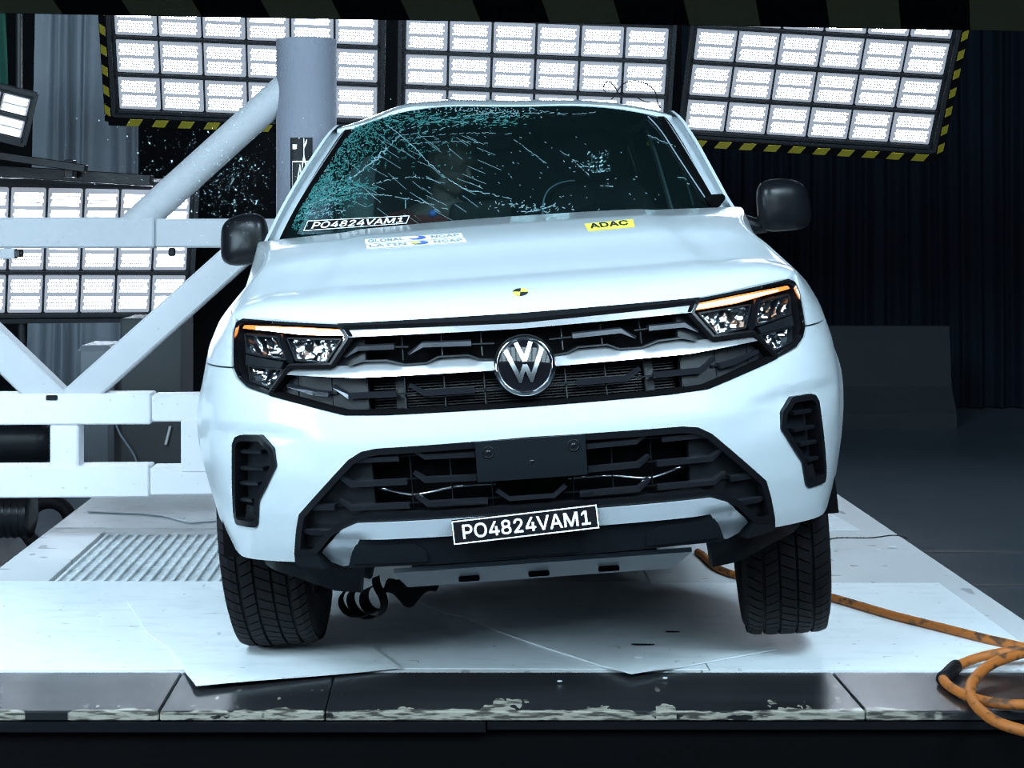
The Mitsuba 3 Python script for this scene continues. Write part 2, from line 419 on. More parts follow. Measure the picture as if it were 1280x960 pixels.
def lamp_panel(pos, ang, w, h, cols, rows, label, hazard='lbr', top_rows=0, emit=PANEL_RADIANCE, group=None, skip=(), margin=0.03, step=0.0):
    r = root('lamp_panel')
    tag(r, label, 'lamp panel', group)
    R = euler(*ang)
    M = np.eye(4); M[:3, :3] = R; M[:3, 3] = pos

    def put(key, mesh, mat, smooth=False, **k):
        mesh = mesh.copy(); mesh.apply_transform(M)
        return add(f'{r}__{key}', mesh, mat, smooth, **k)
    cw, rh = w / cols, h / rows
    top = h / 2 + top_rows * rh
    put('back', box(-w / 2 - margin, w / 2 + margin, 0.03, 0.06, -h / 2 - margin, top + margin), M_FRAME)
    for s in (-1, 1):
        put('rail', box(s * (w / 2 + margin) - 0.012, s * (w / 2 + margin) + 0.012, -0.02, 0.07, -h / 2 - margin, top + margin), M_FRAME)
    for z in (-h / 2 - margin, top + margin):
        put('rail', box(-w / 2 - margin, w / 2 + margin, -0.02, 0.07, z - 0.012, z + 0.012), M_FRAME)
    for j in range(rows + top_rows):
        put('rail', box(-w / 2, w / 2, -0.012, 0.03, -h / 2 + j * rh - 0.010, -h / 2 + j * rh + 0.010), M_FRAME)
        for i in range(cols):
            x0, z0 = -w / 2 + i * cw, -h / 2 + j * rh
            k = put('module', box(x0 + 0.008, x0 + cw - 0.008, 0.0, 0.03, z0 + 0.016, z0 + rh - 0.016, 0.006), M_HOUSING, emit=tuple(0.0145 * c for c in emit), weight=0.04)  # housing emits faintly, standing in for bloom around the LED strips
            for q in (0, 1):
                za = z0 + rh * (0.145 + 0.39 * q)
                mesh = led_dots(x0 + cw * 0.10, x0 + cw * 0.89, za, za + rh * 0.32, 13, 4, -0.004)
                mesh.apply_transform(M)
                add(f'{k}__led_strip', mesh, M_HOUSING, emit=emit)
    for x in ((-w * .3, w * .3)):
        a_, b_ = (M @ [x, .06, top * .6, 1])[:3], (M @ [x, .06, -h * .3, 1])[:3]
        add(f'{r}__hanger' if pos[2] > 1.6 else f'{r}__stand', tube([a_, a_ + [0, .02, 7 - a_[2]]] if pos[2] > 1.6 else [a_ + [0, .03, 0], [a_[0], a_[1] + .25, FLOOR]], .022, 10), M_FRAME, 40)
    # striped edging, one piece for each yellow field on a black batten
    e = margin + 0.035
    n = int(w / 0.155)
    if 'b' in hazard:
        put('edging', box(-w / 2 - e, w / 2 + e, -0.03, 0.02, -h / 2 - e - 0.028, -h / 2 - e + 0.028), M_DARK)
        for i in range(n):
            x = -w / 2 + (i + 0.3) * w / n
            q = sg.Polygon([(x, -0.024), (x + w / n * 0.5, -0.024), (x + w / n * 0.5 + 0.03, 0.024), (x + 0.03, 0.024)])
            mesh = trimesh.creation.extrude_polygon(q, 0.006)
            mesh.apply_transform(np.array([[1, 0, 0, 0], [0, 0, -1, -0.03], [0, 1, 0, -h / 2 - e], [0, 0, 0, 1.0]]))
            put('hazard_stripe', mesh, M_YEL)
    nv = int((h + top_rows * rh) / 0.125)
    for s, c in ((-1, 'l'), (1, 'r')):
        if c not in hazard: continue
        x = s * (w / 2 + e)
        put('edging', box(x - 0.022, x + 0.022, -0.03, 0.02, -h / 2 - e, top + margin), M_DARK)
        for i in range(nv):
            z = -h / 2 - e + (i + 0.35) * (top + h / 2 + e) / nv
            q = sg.Polygon([(-0.018, z - 0.012 * s), (0.018, z + 0.012 * s), (0.018, z + 0.06 + 0.012 * s), (-0.018, z + 0.06 - 0.012 * s)])
            mesh = trimesh.creation.extrude_polygon(q, 0.006)
            mesh.apply_transform(np.array([[1, 0, 0, x], [0, 0, -1, -0.03], [0, 1, 0, 0], [0, 0, 0, 1.0]]))
            put('hazard_stripe', mesh, M_YEL)
    return r, M


lamp_panel((-1.271, 6.5, 2.413), (-2.9, 25.8, 2.83), 1.702, 0.766, 6, 3, 'upper lamp panel behind the white pole, with striped edging along its left side', 'lb')
lamp_panel((0.585, 6.5, 2.327), (-4.84, 18.7, 2.77), 1.688, 0.689, 6, 3, 'middle upper lamp panel directly above the truck roof', 'b')
lamp_panel((2.388, 6.5, 2.244), (-3.69, 30.5, 4.27), 1.605, 0.753, 6, 3, 'right-hand upper lamp panel above the wing mirror, striped edging on its right side', 'br', 1)
lamp_panel((-2.141, 5.6, 1.201), (19.86, 12.7, 0.65), 1.272, 0.782, 6, 3, 'low lamp panel standing behind the horizontal beam of the white rig', '')
lamp_panel((at(-3, 140, 6.0)[0], 6.0, at(-3, 140, 6.0)[2]), (10, 10, 14), 0.36, 0.28, 2, 2, 'small tilted lamp head at the left edge beside the pale curtain', '', margin=0.02)


# the lamp bank between camera and truck: it lights the truck, its striped lower edge, coloured dim as if unlit, crosses the top of the picture
r = root('front_lamp_bank'); tag(r, 'dark back of a wide lamp bank crossing above everything, dim stripes on its batten', 'lamp bank')
BT, BW_, BH = math.radians(33), 5.4, 0.92
Bp = np.array([0.2, -2.50, EYE[2] + (PY - 30.0) * (-2.50 - EYE[1]) / FOCAL])
Mb = np.eye(4)
Mb[:3, 0], Mb[:3, 1], Mb[:3, 2], Mb[:3, 3] = (-1, 0, 0), (0, -math.cos(BT), math.sin(BT)), (0, math.sin(BT), math.cos(BT)), Bp
Mb = Mb @ trimesh.transformations.rotation_matrix(math.radians(-1.3), [0, 1, 0])


def bank(key, mesh, mat, **k):
    mesh = mesh.copy(); mesh.apply_transform(Mb); return add(f'{r}__{key}', mesh, mat, **k)


bank('back', box(-BW_ / 2, BW_ / 2, 0.015, 0.05, 0.005, BH), M_DARK)
bank('batten', box(-BW_ / 2, BW_ / 2, 0.0, 0.075, 0.0, 0.10), M_DARK)
for i in range(32):
    x = -BW_ / 2 + 0.02 + i * 0.168
    q = sg.Polygon([(x, 0.004), (x + 0.085, 0.004), (x + 0.125, 0.096), (x + 0.04, 0.096)])
    mesh = trimesh.creation.extrude_polygon(q, 0.003)
    mesh.apply_transform(np.array([[1, 0, 0, 0], [0, 0, 1, 0.075], [0, 1, 0, 0], [0, 0, 0, 1.0]]))
    under = trimesh.creation.extrude_polygon(sg.Polygon([(x - 0.02, 0.003), (x + 0.065, 0.003), (x + 0.085, 0.075), (x, 0.075)]), 0.002)
    under.apply_translation([0, 0, -0.002])
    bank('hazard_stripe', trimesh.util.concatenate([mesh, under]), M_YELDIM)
v = []
nx, nz = 19, 7
for i in range(nx):
    for j in range(nz):
        cx, cz = -BW_ / 2 + (i + 0.5) * BW_ / nx, 0.12 + (j + 0.5) * (BH - 0.14) / nz
        a, b = BW_ / nx * 0.4, BH / nz * 0.34
        v.append(tm([(cx - a, 0, cz - b), (cx + a, 0, cz - b), (cx + a, 0, cz + b), (cx - a, 0, cz + b)], [[0, 1, 2, 3]]))
bank('led_strips', trimesh.util.concatenate(v), M_HOUSING, emit=KEY_RADIANCE, weight=40, kind='stuff')



def high_lamp(pos, target, w, h, label, emit=HIGH_RADIANCE, weight=60):
    r = root('high_lamp'); tag(r, label, 'lamp')
    d = np.asarray(pos, float) - np.asarray(target, float); d /= np.linalg.norm(d)
    x = np.cross(d, [0, 0, 1.0]); x /= np.linalg.norm(x)
    M = np.eye(4); M[:3, 0], M[:3, 1], M[:3, 2], M[:3, 3] = x, d, np.cross(x, d), pos
    a = box(-w / 2 - 0.05, w / 2 + 0.05, 0.02, 0.08, -h / 2 - 0.05, h / 2 + 0.05); a.apply_transform(M)
    add(f'{r}__back', a, M_FRAME)
    add(f'{r}__mast', tube([np.asarray(pos) + d * .12, np.asarray(pos) + d * .12 + [0, 0, 7 - pos[2] if pos[2] > 3 else FLOOR - pos[2]]], .04, 10), M_FRAME)
    v, nx, nz = [], int(w / 0.28), int(h / 0.125)
    for i in range(nx):
        for j in range(nz):
            cx, cz = -w / 2 + (i + 0.5) * w / nx, -h / 2 + (j + 0.5) * h / nz
            a, b = w / nx * 0.4, h / nz * 0.34
            v.append(tm([(cx - a, 0, cz - b), (cx + a, 0, cz - b), (cx + a, 0, cz + b), (cx - a, 0, cz + b)], [[0, 1, 2, 3]]))
    m = trimesh.util.concatenate(v); m.apply_transform(M)
    add(f'{r}__led_strips', m, M_HOUSING, emit=emit, weight=weight, kind='stuff')


high_lamp((-3.2, -4.4, 5.3), (0.0, 0.9, 0.5), 3.0, 2.4, 'high lamp panel hung from the ceiling on the left before the truck')
high_lamp((-3.3, -1.3, 1.15), (-0.6, 0.7, 0.7), 1.3, 0.85, 'unseen low lamp panel added on a stand to the left of the truck front', SIDE_RADIANCE, 20)  # extra lamp out of view, added to brighten the left wing
high_lamp((3.4, -4.4, 5.3), (0.4, 0.9, 0.5), 3.0, 2.4, 'high lamp panel hung from the ceiling on the right before the truck')

# concrete barrier far right
y0 = on(1125, 536, FLOOR)[1]
xa, xb = at(1020, 500, y0)[0], at(1196, 500, y0)[0]
prof = sg.Polygon([(0, 0), (0, 0.12), (0.14, 0.32), (0.20, 0.80), (0.36, 0.80), (0.42, 0.32), (0.56, 0.12), (0.56, 0)])
m = trimesh.creation.extrude_polygon(prof, xb - xa)
m.apply_transform(np.array([[0, 0, 1, xa], [1, 0, 0, y0], [0, 1, 0, FLOOR], [0, 0, 0, 1.0]]))
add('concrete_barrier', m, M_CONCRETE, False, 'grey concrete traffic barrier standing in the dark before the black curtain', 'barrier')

# ------------------------------------------------------------------ the platform
XL, XR, YF, YB = -1.755, 1.985, 0.20, 6.4
r = root('platform'); tag(r, 'low wooden test platform under the truck, with a worn black front edge', 'platform')
GX0, GX1, GY0, GY1 = -1.50, -0.36, 1.95, 3.01
deck = sg.box(XL, 0.62, XR, YB).difference(sg.box(GX0, GY0, GX1, GY1))
for a, b, c, d in ((XL, 0.62, -0.36, 1.95), (-0.36, 0.62, 0.78, 2.6), (0.78, 0.62, XR, 2.6), (XL, 1.95, GX0, 3.01), (-0.36, 2.6, 0.78, YB), (0.78, 2.6, XR, 4.4), (XL, 3.01, -0.36, YB), (0.78, 4.4, XR, YB), (-0.36, 1.95, -0.36, 1.95)):
    if c - a < 0.1: continue
    add(f'{r}__board', box(a + 0.002, c - 0.002, b + 0.002, d - 0.002, -0.022, 0.0, 0.002), M_DECK)
seam = [XL, -0.79, -0.33, 1.17, XR]
for a, b in zip(seam[:-1], seam[1:]):
    add(f'{r}__edge_board', box(a + 0.0015, b - 0.0015, YF, 0.62, -0.028, 0.0, 0.004), M_EDGE)
add(f'{r}__frame', [box(XL + 0.01, XR - 0.01, YF + 0.015, YB, FLOOR, -0.16), box(XL + 0.01, GX0 - 0.01, YF + 0.015, YB, -0.16, -0.024), box(GX1 + 0.01, XR - 0.01, YF + 0.015, YB, -0.16, -0.024),
                    box(GX0 - 0.01, GX1 + 0.01, YF + 0.015, GY0 - 0.01, -0.16, -0.024), box(GX0 - 0.01, GX1 + 0.01, GY1 + 0.01, YB, -0.16, -0.024)], M_DARK)
add(f'{r}__channel', box(XL, 0.115, YF - 0.012, YF + 0.02, -0.055, -0.03), M_BLACK)
add(f'{r}__channel', box(0.12, XR, YF - 0.004, YF + 0.02, -0.05, -0.03), M_BLACK)
g = root('floor_grating'); tag(g, 'steel bar grating let into the platform beside the front wheel', 'grating')
add(f'{g}__tray', box(GX0, GX1, GY0, GY1, -0.06, -0.04), M_DECK)
nb = 26
for i in range(nb):
    x = GX0 + 0.02 + i * (GX1 - GX0 - 0.04) / (nb - 1)
    n = 30
    ys = np.linspace(GY0 + 0.004, GY1 - 0.004, 2 * n + 1)
    prof = sg.Polygon([(ys[0], -0.04), (ys[-1], -0.04)] + [(y, -0.003 if k % 2 else -0.011) for k, y in reversed(list(enumerate(ys)))])
    m = trimesh.creation.extrude_polygon(prof, 0.011)
    m.apply_transform(np.array([[0, 0, 1, x - 0.0055], [1, 0, 0, 0], [0, 1, 0, 0], [0, 0, 0, 1.0]]))
    add(f'{g}__bar', m, M_GRATE)
for i in range(24):
    y = GY0 + 0.02 + i * (GY1 - GY0 - 0.04) / 23
    add(f'{g}__cross_bar', box(GX0 + 0.004, GX1 - 0.004, y - 0.004, y + 0.004, -0.030, -0.016), M_GRATE)


def sheet(pts, z, label, th=0.004, curl=None):
    poly = sg.Polygon(pts)

    def f(x, y, d):
        zz = np.full_like(x, z)
        if curl is not None: zz = zz + curl(x, y)
        return np.stack([x, y, zz - d], -1)
    add('white_sheet', panel(poly, f, 0.05, 0, th), M_SHEET, 30, label, 'sheet', 'white boards laid on the platform')


sheet([(XL + 0.01, 0.64), (-0.66, 0.645), (-0.60, 1.93), (XL + 0.01, 1.935)], 0.005, 'white board lying in front of the steel grating')
sheet([(-0.716, 0.397), (-0.133, 0.64), (-0.30, 1.08), (-0.56, 1.72), (-1.125, 1.53), (-0.97, 1.06), (-0.86, 0.86)], 0.0105, 'skewed white board under the front wheel standing on it, corner over the front edge',
      curl=lambda x, y: 0.010 * sm(0.60, 0.40, y) + 0.006 * sm(-0.85, -1.1, x))
sheet([(-0.45, 0.655), (0.80, 0.635), (0.80, 1.93), (-0.45, 1.92)], 0.005, 'white board under the middle of the truck front, largely in shadow')
sheet([(0.556, 0.535), (0.78, 0.685), (1.05, 0.86), (0.86, 1.85), (-0.02, 1.80), (-0.105, 1.545), (0.10, 1.22), (0.317, 0.886), (0.40, 0.77)], 0.011, 'white board with a pointed corner reaching over the dark front edge',
      curl=lambda x, y: 0.012 * sm(0.25, 0.0, (x + 0.12) * 0.8 + (y - 0.6) * 0.0) * 0 + 0.008 * sm(0.66, 0.55, y) + 0.008 * np.sin(y * 9) ** 2 * sm(0.35, 0.0, x))
sheet([(0.805, 0.63), (1.86, 0.63), (1.862, 1.90), (0.805, 1.905)], 0.005, 'white board below the raised front wheel, crossed by the orange hose')
sheet([(0.85, 3.03), (1.842, 3.03), (1.80, 3.62), (1.74, 4.3), (0.85, 4.3)], 0.005, 'small white board showing behind the raised front wheel')
sheet([(-1.74, 3.10), (-0.40, 3.08), (-0.40, 4.3), (-1.74, 4.3)], 0.005, 'white board behind the grating under the white rig')
sheet([(-1.67, 3.48), (-1.40, 3.42), (-1.30, 3.36), (-1.147, 3.17), (-0.88, 3.30), (-0.70, 3.60), (-0.75, 4.05), (-1.62, 4.05)], 0.016, 'broken white board with a jagged edge lying behind the grating')

# chips and scraps on the boards
for k, (u, v, l, t) in enumerate(((832, 848, 0, 'pale paint flake on the dark edge just right of the pointed white board'), (838, 790, 1, 'dark splinter lying on the pointed white board, farthest back'), (800, 806, 1, 'dark splinter lying on the pointed white board near its corner'),
                                  (700, 852, 0, 'pale paint flake on the dark edge left of the pointed white board'), (1098, 688, 0, 'pale scrap by the thin wire right of the truck, leftmost of three'), (1115, 684, 0, 'pale scrap by the thin wire right of the truck, middle of three'), (1132, 682, 0, 'pale scrap by the thin wire right of the truck, nearest the platform side'),
                                  (800, 822, 0, 'small pale chip on the tip of the pointed white board'), (300, 852, 0, 'pale chip on the corner of the skewed white board under the wheel'))):
    q = on(u, v, 0.014 if 700 < v < 840 else 0.006)
    a = rng.uniform(0, 3.14)
    s = 0.008 + 0.008 * (k % 3)
    e = 0.22 if l else 0.5
    poly = sg.Polygon([(math.cos(t_ + a) * s * (0.6 + 0.8 * ((k * 7 + i * 5) % 4) / 4) * (1.6 if l else 1), math.sin(t_ + a) * s * e) for i, t_ in enumerate(np.linspace(0, 6.28, 7)[:-1])])
    m = trimesh.creation.extrude_polygon(poly, 0.003); m.apply_translation(q)
    add('debris_flake', m, M_SHEET if l == 0 else M_RUBBER, False, t, 'debris', 'flakes of debris on the platform')

# orange hose
h = root('hose'); tag(h, 'orange hose running from under the truck to a loop at the platform corner', 'hose')


def onh(u, v, z=0.024):
    return on(u, v, z)


pts = [on(872, 690, 0.012), on(888, 703, 0.014), on(905, 714, 0.014), on(960, 728, 0.018), on(1033, 745, 0.02), on(1075, 757, 0.02), on(1120, 770, 0.02), on(1180, 785, 0.02), on(1240, 800, 0.02), on(1290, 812, 0.02), on(1335, 836, 0.02), on(1345, 860, 0.03), on(1320, 878, 0.045),
       on(1255, 880, 0.022), on(1215, 872, 0.018), on(1190, 860, 0.018), on(1179, 848, 0.018), on(1190, 836, 0.02), on(1220, 823, 0.035), on(1270, 813, 0.055), on(1330, 812, 0.06), on(1380, 830, 0.05), on(1400, 860, 0.03)]
add(f'{h}__length', tube(spline(pts, 240), 0.0145, 12), M_HOSE, True)
pts = [on(1420, 800, 0.02), on(1340, 806, 0.045), on(1280, 816, 0.055), on(1240, 830, 0.045), on(1217, 850, 0.03), on(1213, 868, 0.024), on(1228, 890, 0.02), on(1255, 906, 0.015), on(1300, 918, 0.0), on(1350, 926, -0.03)]
add(f'{h}__length', tube(spline(pts, 140), 0.0155, 12), M_HOSE, True)
a, b = on(1179, 848, 0.018), on(1192, 835, 0.021)
add(f'{h}__tape', tube(spline([a + (a - b) * 0.1, (a + b) / 2 + [0.004, 0, 0.001], b + (b - a) * 0.25], 12), [0.019, 0.022, 0.0195, 0.021, 0.019, 0.022, 0.020, 0.022, 0.0195, 0.021, 0.020, 0.018], 14), M_RUBBER, True)
add('thin_wire', tube(spline([on(1034, 676, 0.003), on(1065, 672, 0.004), on(1090, 672, 0.003), on(1115, 669, 0.003), on(1134, 673, 0.004)], 40), 0.0022, 6), M_RUBBER, True, 'thin dark wire on the platform behind the raised front wheel', 'wire')

# ------------------------------------------------------------------ the white pole rig
YP = 2.72
r = root('pole_rig'); tag(r, 'white welded steel rig whose upright pole is pressed into the cabin side', 'impact rig')
pc = at(383, 50, YP)
pole_top = pc[2]
v = np.array([[pc[0], YP, -0.02], [pc[0], YP, pole_top]])
RP = 0.128
m = trimesh.creation.cylinder(RP, pole_top + 0.02, sections=64); m.apply_translation([pc[0], YP, (pole_top - 0.02) / 2 + 0.0])
add(f'{r}__pole', m, M_POLESHADE, 40)


def P(u, v, y=YP): return at(u, v, y)


def px(n, Y=YP): return n * (Y - EYE[1]) / FOCAL


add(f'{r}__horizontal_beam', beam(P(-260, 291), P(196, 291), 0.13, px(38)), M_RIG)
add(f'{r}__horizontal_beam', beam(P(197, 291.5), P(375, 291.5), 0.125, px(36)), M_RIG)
add(f'{r}__brace', tube([P(378, 92), P(166, 284)], px(19.5), 40), M_RIG, 40)
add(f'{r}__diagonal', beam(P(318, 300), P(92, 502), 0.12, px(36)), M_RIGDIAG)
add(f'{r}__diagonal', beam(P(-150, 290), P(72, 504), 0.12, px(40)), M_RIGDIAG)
add(f'{r}__horizontal_beam', beam(P(-260, 511), P(192, 509), 0.15, px(38), 0.006), M_RIGLIT)
add(f'{r}__horizontal_beam', beam(P(193, 508.5), P(390, 507), 0.145, px(33), 0.006), M_RIGLIT)
add(f'{r}__horizontal_beam', beam(P(-260, 602), P(190, 599), 0.15, px(38), 0.006), M_RIGLIT)
add(f'{r}__horizontal_beam', beam(P(191, 599), P(390, 597), 0.145, px(34), 0.006), M_RIGLIT)
add(f'{r}__post', beam(P(84, 522), P(84, 588), 0.12, px(36)), M_RIGLIT)
add(f'{r}__post', beam(P(247, 522), P(247, 588), 0.12, px(46)), M_RIGLIT)
for u, v, w, hh in ((65, 497, 14, 6), (215, 315, 8, 10)):
    c = P(u, v, YP - 0.075)
    add(f'{r}__clip', box(c[0] - px(w) / 2, c[0] + px(w) / 2, c[1] - 0.01, c[1] + 0.01, c[2] - px(hh) / 2, c[2] + px(hh) / 2, 0.003), M_BLACK)
c = P(2, 317, YP - 0.05)
add(f'{r}__bracket', box(c[0] - 0.1, c[0] + px(18), c[1] - 0.03, c[1] + 0.03, c[2] - 0.022, c[2] + 0.022, 0.004), M_RIG)
add(f'{r}__clip', box(c[0] + px(18), c[0] + px(25), c[1] - 0.03, c[1] + 0.03, c[2] - 0.015, c[2] + 0.017, 0.003), M_BLACK)
# warning plate bent round the pole
sx = lambda u, zoff=0.0: math.asin(max(-1, min(1, (P(u, 200, YP - RP)[0] - pc[0]) / RP)))


def onpole(a, z, d):
    return np.stack([pc[0] + (RP + 0.004 - d) * np.sin(a), YP - (RP + 0.004 - d) * np.cos(a), z], -1)


def zpx(v): return P(0, v, YP - RP)[2]


a0, a1 = -0.45, 0.27
add(f'{r}__sign', panel(sg.box(a0, zpx(262), a1, zpx(172)), onpole, 0.03, 0, 0.003), M_PLATE, 30, 'black warning plate with white symbols on the pole')
k = f'{r}__sign__symbol'
cz = zpx(190); aw = 0.13
fig = unary_union([sg.Point(0.0, cz + 0.045).buffer(0.014), sg.LineString([(0.0, cz + 0.03), (0.0, cz - 0.02), (0.07, cz - 0.055)]).buffer(0.012), sg.LineString([(0.0, cz - 0.02), (-0.05, cz - 0.06)]).buffer(0.012), sg.LineString([(-0.0, cz + 0.02), (0.09, cz + 0.045)]).buffer(0.009), sg.box(-0.36, cz + 0.012, -0.22, cz + 0.032)])
add(k, panel(fig, lambda a, z, d: onpole(a, z, d - 0.003), 0.02, 0, 0.002), M_LETTER)
fr = sg.box(a0 + 0.08, zpx(240), a1 - 0.02, zpx(201)); fr = fr.difference(fr.buffer(-0.006, join_style=2))
add(k, panel(fr, lambda a, z, d: onpole(a, z, d - 0.003), 0.02, 0, 0.002), M_LETTER)
fig = unary_union([sg.LineString([(-0.25, zpx(236)), (-0.12, zpx(208)), (0.0, zpx(236))]).buffer(0.011), sg.LineString([(-0.2, zpx(226)), (-0.05, zpx(226))]).buffer(0.009), sg.LineString([(0.08, zpx(236)), (0.16, zpx(209)), (0.17, zpx(236))]).buffer(0.011)])
add(k, panel(fig, lambda a, z, d: onpole(a, z, d - 0.003), 0.02, 0, 0.002), M_LETTER)

# dark gear behind the rig
r = root('support_rail'); tag(r, 'black rail arm lying above the low lamp panel at the left', 'rail')
add(f'{r}__arm', beam(at(-60, 186, 5.0), at(108, 211, 5.0), 0.08, px(10, 5.0), 0.004), M_BLACK)
add(f'{r}__arm', beam(at(-60, 210, 5.2), at(190, 226, 5.2), 0.12, px(14, 5.2), 0.004), M_BLACK)
add(f'{r}__pivot', beam(at(88, 200, 5.05), at(88, 222, 5.05), 0.05, px(22, 5.0), 0.004), M_BLACK)
r = root('equipment_cabinet'); tag(r, 'grey cabinet standing behind the rig next to the truck', 'cabinet')
c, d = at(150, 398, 4.6), at(228, 610, 4.6)
add(f'{r}__body', box(c[0], d[0], 4.6, 5.0, 0.0, c[2], 0.01), M_TRIMIN)
c2 = at(210, 550, 4.58)
add(f'{r}__handle', beam(at(213, 532, 4.58), at(207, 556, 4.58), 0.015, 0.02, 0.003), M_SILVER)
add(f'{r}__lead', tube(spline([at(145, 530, 4.58), at(155, 550, 4.57), at(168, 570, 4.57), at(172, 585, 4.57)], 20), 0.006, 6), M_GREYINK, True)
add('storage_bin', box(at(104, 432, 4.9)[0], at(150, 432, 4.9)[0], 4.7, 5.1, 0.0, at(104, 432, 4.7)[2], 0.03), M_BIN, 30, 'pale grey bin with rounded top behind the V of the rig braces', 'bin')
add('dark_drum', hull([at(-40, 552, 4.0) + [0, 0.2, 0], at(52, 552, 4.0) + [0, 0.2, 0]], [0.11, 0.11], 32) and mani(hull([at(-60, 552, 4.1), at(48, 552, 4.1)], [0.11, 0.11], 32)), M_GREYPL, 40, 'dark drum lying behind the rig between its two lower beams', 'drum')
m = trimesh.creation.torus(0.11, 0.035, 40, 20)
c = on(68, 655, FLOOR + 0.03)
yb = 3.2
c = at(60, 655, 3.95)
m.apply_transform(trimesh.transformations.rotation_matrix(math.radians(75), [1, 0, 0])); m.apply_translation(c)
add('spare_tyre', m, M_RUBBER, True, 'black tyre lying past the left edge of the platform', 'tyre')
r = root('hose_reel'); tag(r, 'dark ribbed drum beyond the left edge of the platform', 'drum')
c, d = at(-70, 640, 3.0), at(42, 640, 3.0)
add(f'{r}__drum', tube([c, c + (d - c) * 0.97, d], [0.11, 0.11, 0.09], 32), M_GREYPL, 40)
for i in range(6):
    q = c + (d - c) * (0.55 + 0.08 * i)
    add(f'{r}__rib', tube([q, q + (d - c) * 0.02], 0.114, 32), M_BLACK, 40)

# ------------------------------------------------------------------ the truck: its own axes are x across, y back from the nose, z up
ROLL, YAW, CAR_T = math.radians(-4.16), math.radians(-0.2), np.array([0.282, 0.0, 0.05])
RY = np.array([[math.cos(ROLL), 0, math.sin(ROLL)], [0, 1, 0], [-math.sin(ROLL), 0, math.cos(ROLL)]])
RZ = np.array([[math.cos(YAW), -math.sin(YAW), 0], [math.sin(YAW), math.cos(YAW), 0], [0, 0, 1]])
RCAR = RZ @ RY
MCAR = np.eye(4); MCAR[:3, :3] = RCAR; MCAR[:3, 3] = CAR_T
CAR = root('pickup_truck')
tag(CAR, 'white double cab pickup truck leaning over on the test platform, its windscreen cracked', 'truck')


def car(key, mesh, mat, smooth=False, **k):
    if isinstance(mesh, (list, tuple)): mesh = trimesh.util.concatenate(mesh)
    mesh = mesh.copy(); mesh.apply_transform(MCAR)
    return add(f'{CAR}__{key}', mesh, mat, smooth, **k)


def sub(parent, key, mesh, mat, smooth=False, **k):
    if isinstance(mesh, (list, tuple)): mesh = trimesh.util.concatenate(mesh)
    mesh = mesh.copy(); mesh.apply_transform(MCAR)
    return add(f'{parent}__{key}', mesh, mat, smooth, **k)


# plan curve of the nose: a superellipse that runs on as a straight flank; u is the length along it
WID, NOSE, PW = 0.975, 0.75, 2.5
_t = np.linspace(0, np.pi / 2, 4000)
XB = np.r_[WID * np.sin(_t) ** (2 / PW), np.full(800, WID)]
YBT = np.r_[NOSE * (1 - np.cos(_t) ** (2 / PW)), NOSE + np.linspace(0.001, 5, 800)]
UB = np.r_[0, np.cumsum(np.hypot(np.diff(XB), np.diff(YBT)))]
_dx, _dy = np.gradient(XB, UB + np.arange(len(UB)) * 1e-12), np.gradient(YBT, UB + np.arange(len(UB)) * 1e-12)


def u_x(x):
    x = np.asarray(x, float)
    return np.sign(x) * np.interp(np.abs(x), XB[:4000], UB[:4000])


def u_y(y): return np.interp(y, YBT, UB)


ZK = [0.30, .35, .45, .55, .65, .75, .85, .95, 1.05, 1.10, 1.2]
YK = [0.14, .10, .06, .03, .01, 0, .02, .05, .09, .13, .2]
ZW = [0.2, .40, .5, .6, .7, .8, .9, 1.0, 1.07, 1.1, 1.15, 1.21, 1.26, 1.31]
WW = [.93, .945, .967, .98, .987, .99, .982, .958, .925, .903, .857, .80, .775, .75]
HZ = [.30, .55, .80, 1.0, 1.15, 1.29, 1.45, 1.56, 1.65, 1.705, 1.745, 1.78]
HX = [.90, .935, .945, .93, .89, .842, .808, .784, .757, .728, .67, .57]
AX_Y, ARCH_Z, ARCH_R = 0.93, 0.37, 0.47


def nose(u, z, d=0.0):
    """The skin of the nose and front wings at length u, height z, d below the surface."""
    u, z = np.asarray(u, float), np.asarray(z, float)
    a, s = np.abs(u), np.sign(u) + (u == 0)
    x, y = np.interp(a, UB, XB), np.interp(a, UB, YBT)
    tx, ty = np.interp(a, UB, _dx), np.interp(a, UB, _dy)
    n = np.hypot(tx, ty) + 1e-9
    nx, ny = ty / n, -tx / n
    flare = 0.018 * sm(0.62, 0.50, np.hypot(y - AX_Y, z - ARCH_Z)) * sm(0.45, 0.65, y)
    x2 = x * (1 - (1 - np.interp(z, ZW, WW)) * sm(0.78, 0.97, x)) + flare
    y2 = y + np.interp(z, ZK, YK) * (1 - sm(0.40, 0.9, y))
    x2 = x2 + (np.interp(z, HZ, HX) - x2) * sm(0.80, 1.42, y) * sm(.9, 1.15, z)
    return np.stack([s * (x2 - nx * d), y2 - ny * d, z + 0 * u], -1)


def mir(pts):
    """Right-half points (x, z) from the centre line round to the centre line, as a full polygon in (u, z)."""
    p = np.array([(u_x(x), z) for x, z in pts])
    q = p[::-1] * [-1, 1]
    return sg.Polygon(np.vstack([p, q])).buffer(0)


def half(pts, s=1):
    return sg.Polygon([(s * u_x(x), z) for x, z in pts]).buffer(0)


def soft(poly, r):
    return poly.buffer(-r).buffer(2 * r).buffer(-r)


def both(pts): return [half(pts, 1), half(pts, -1)]


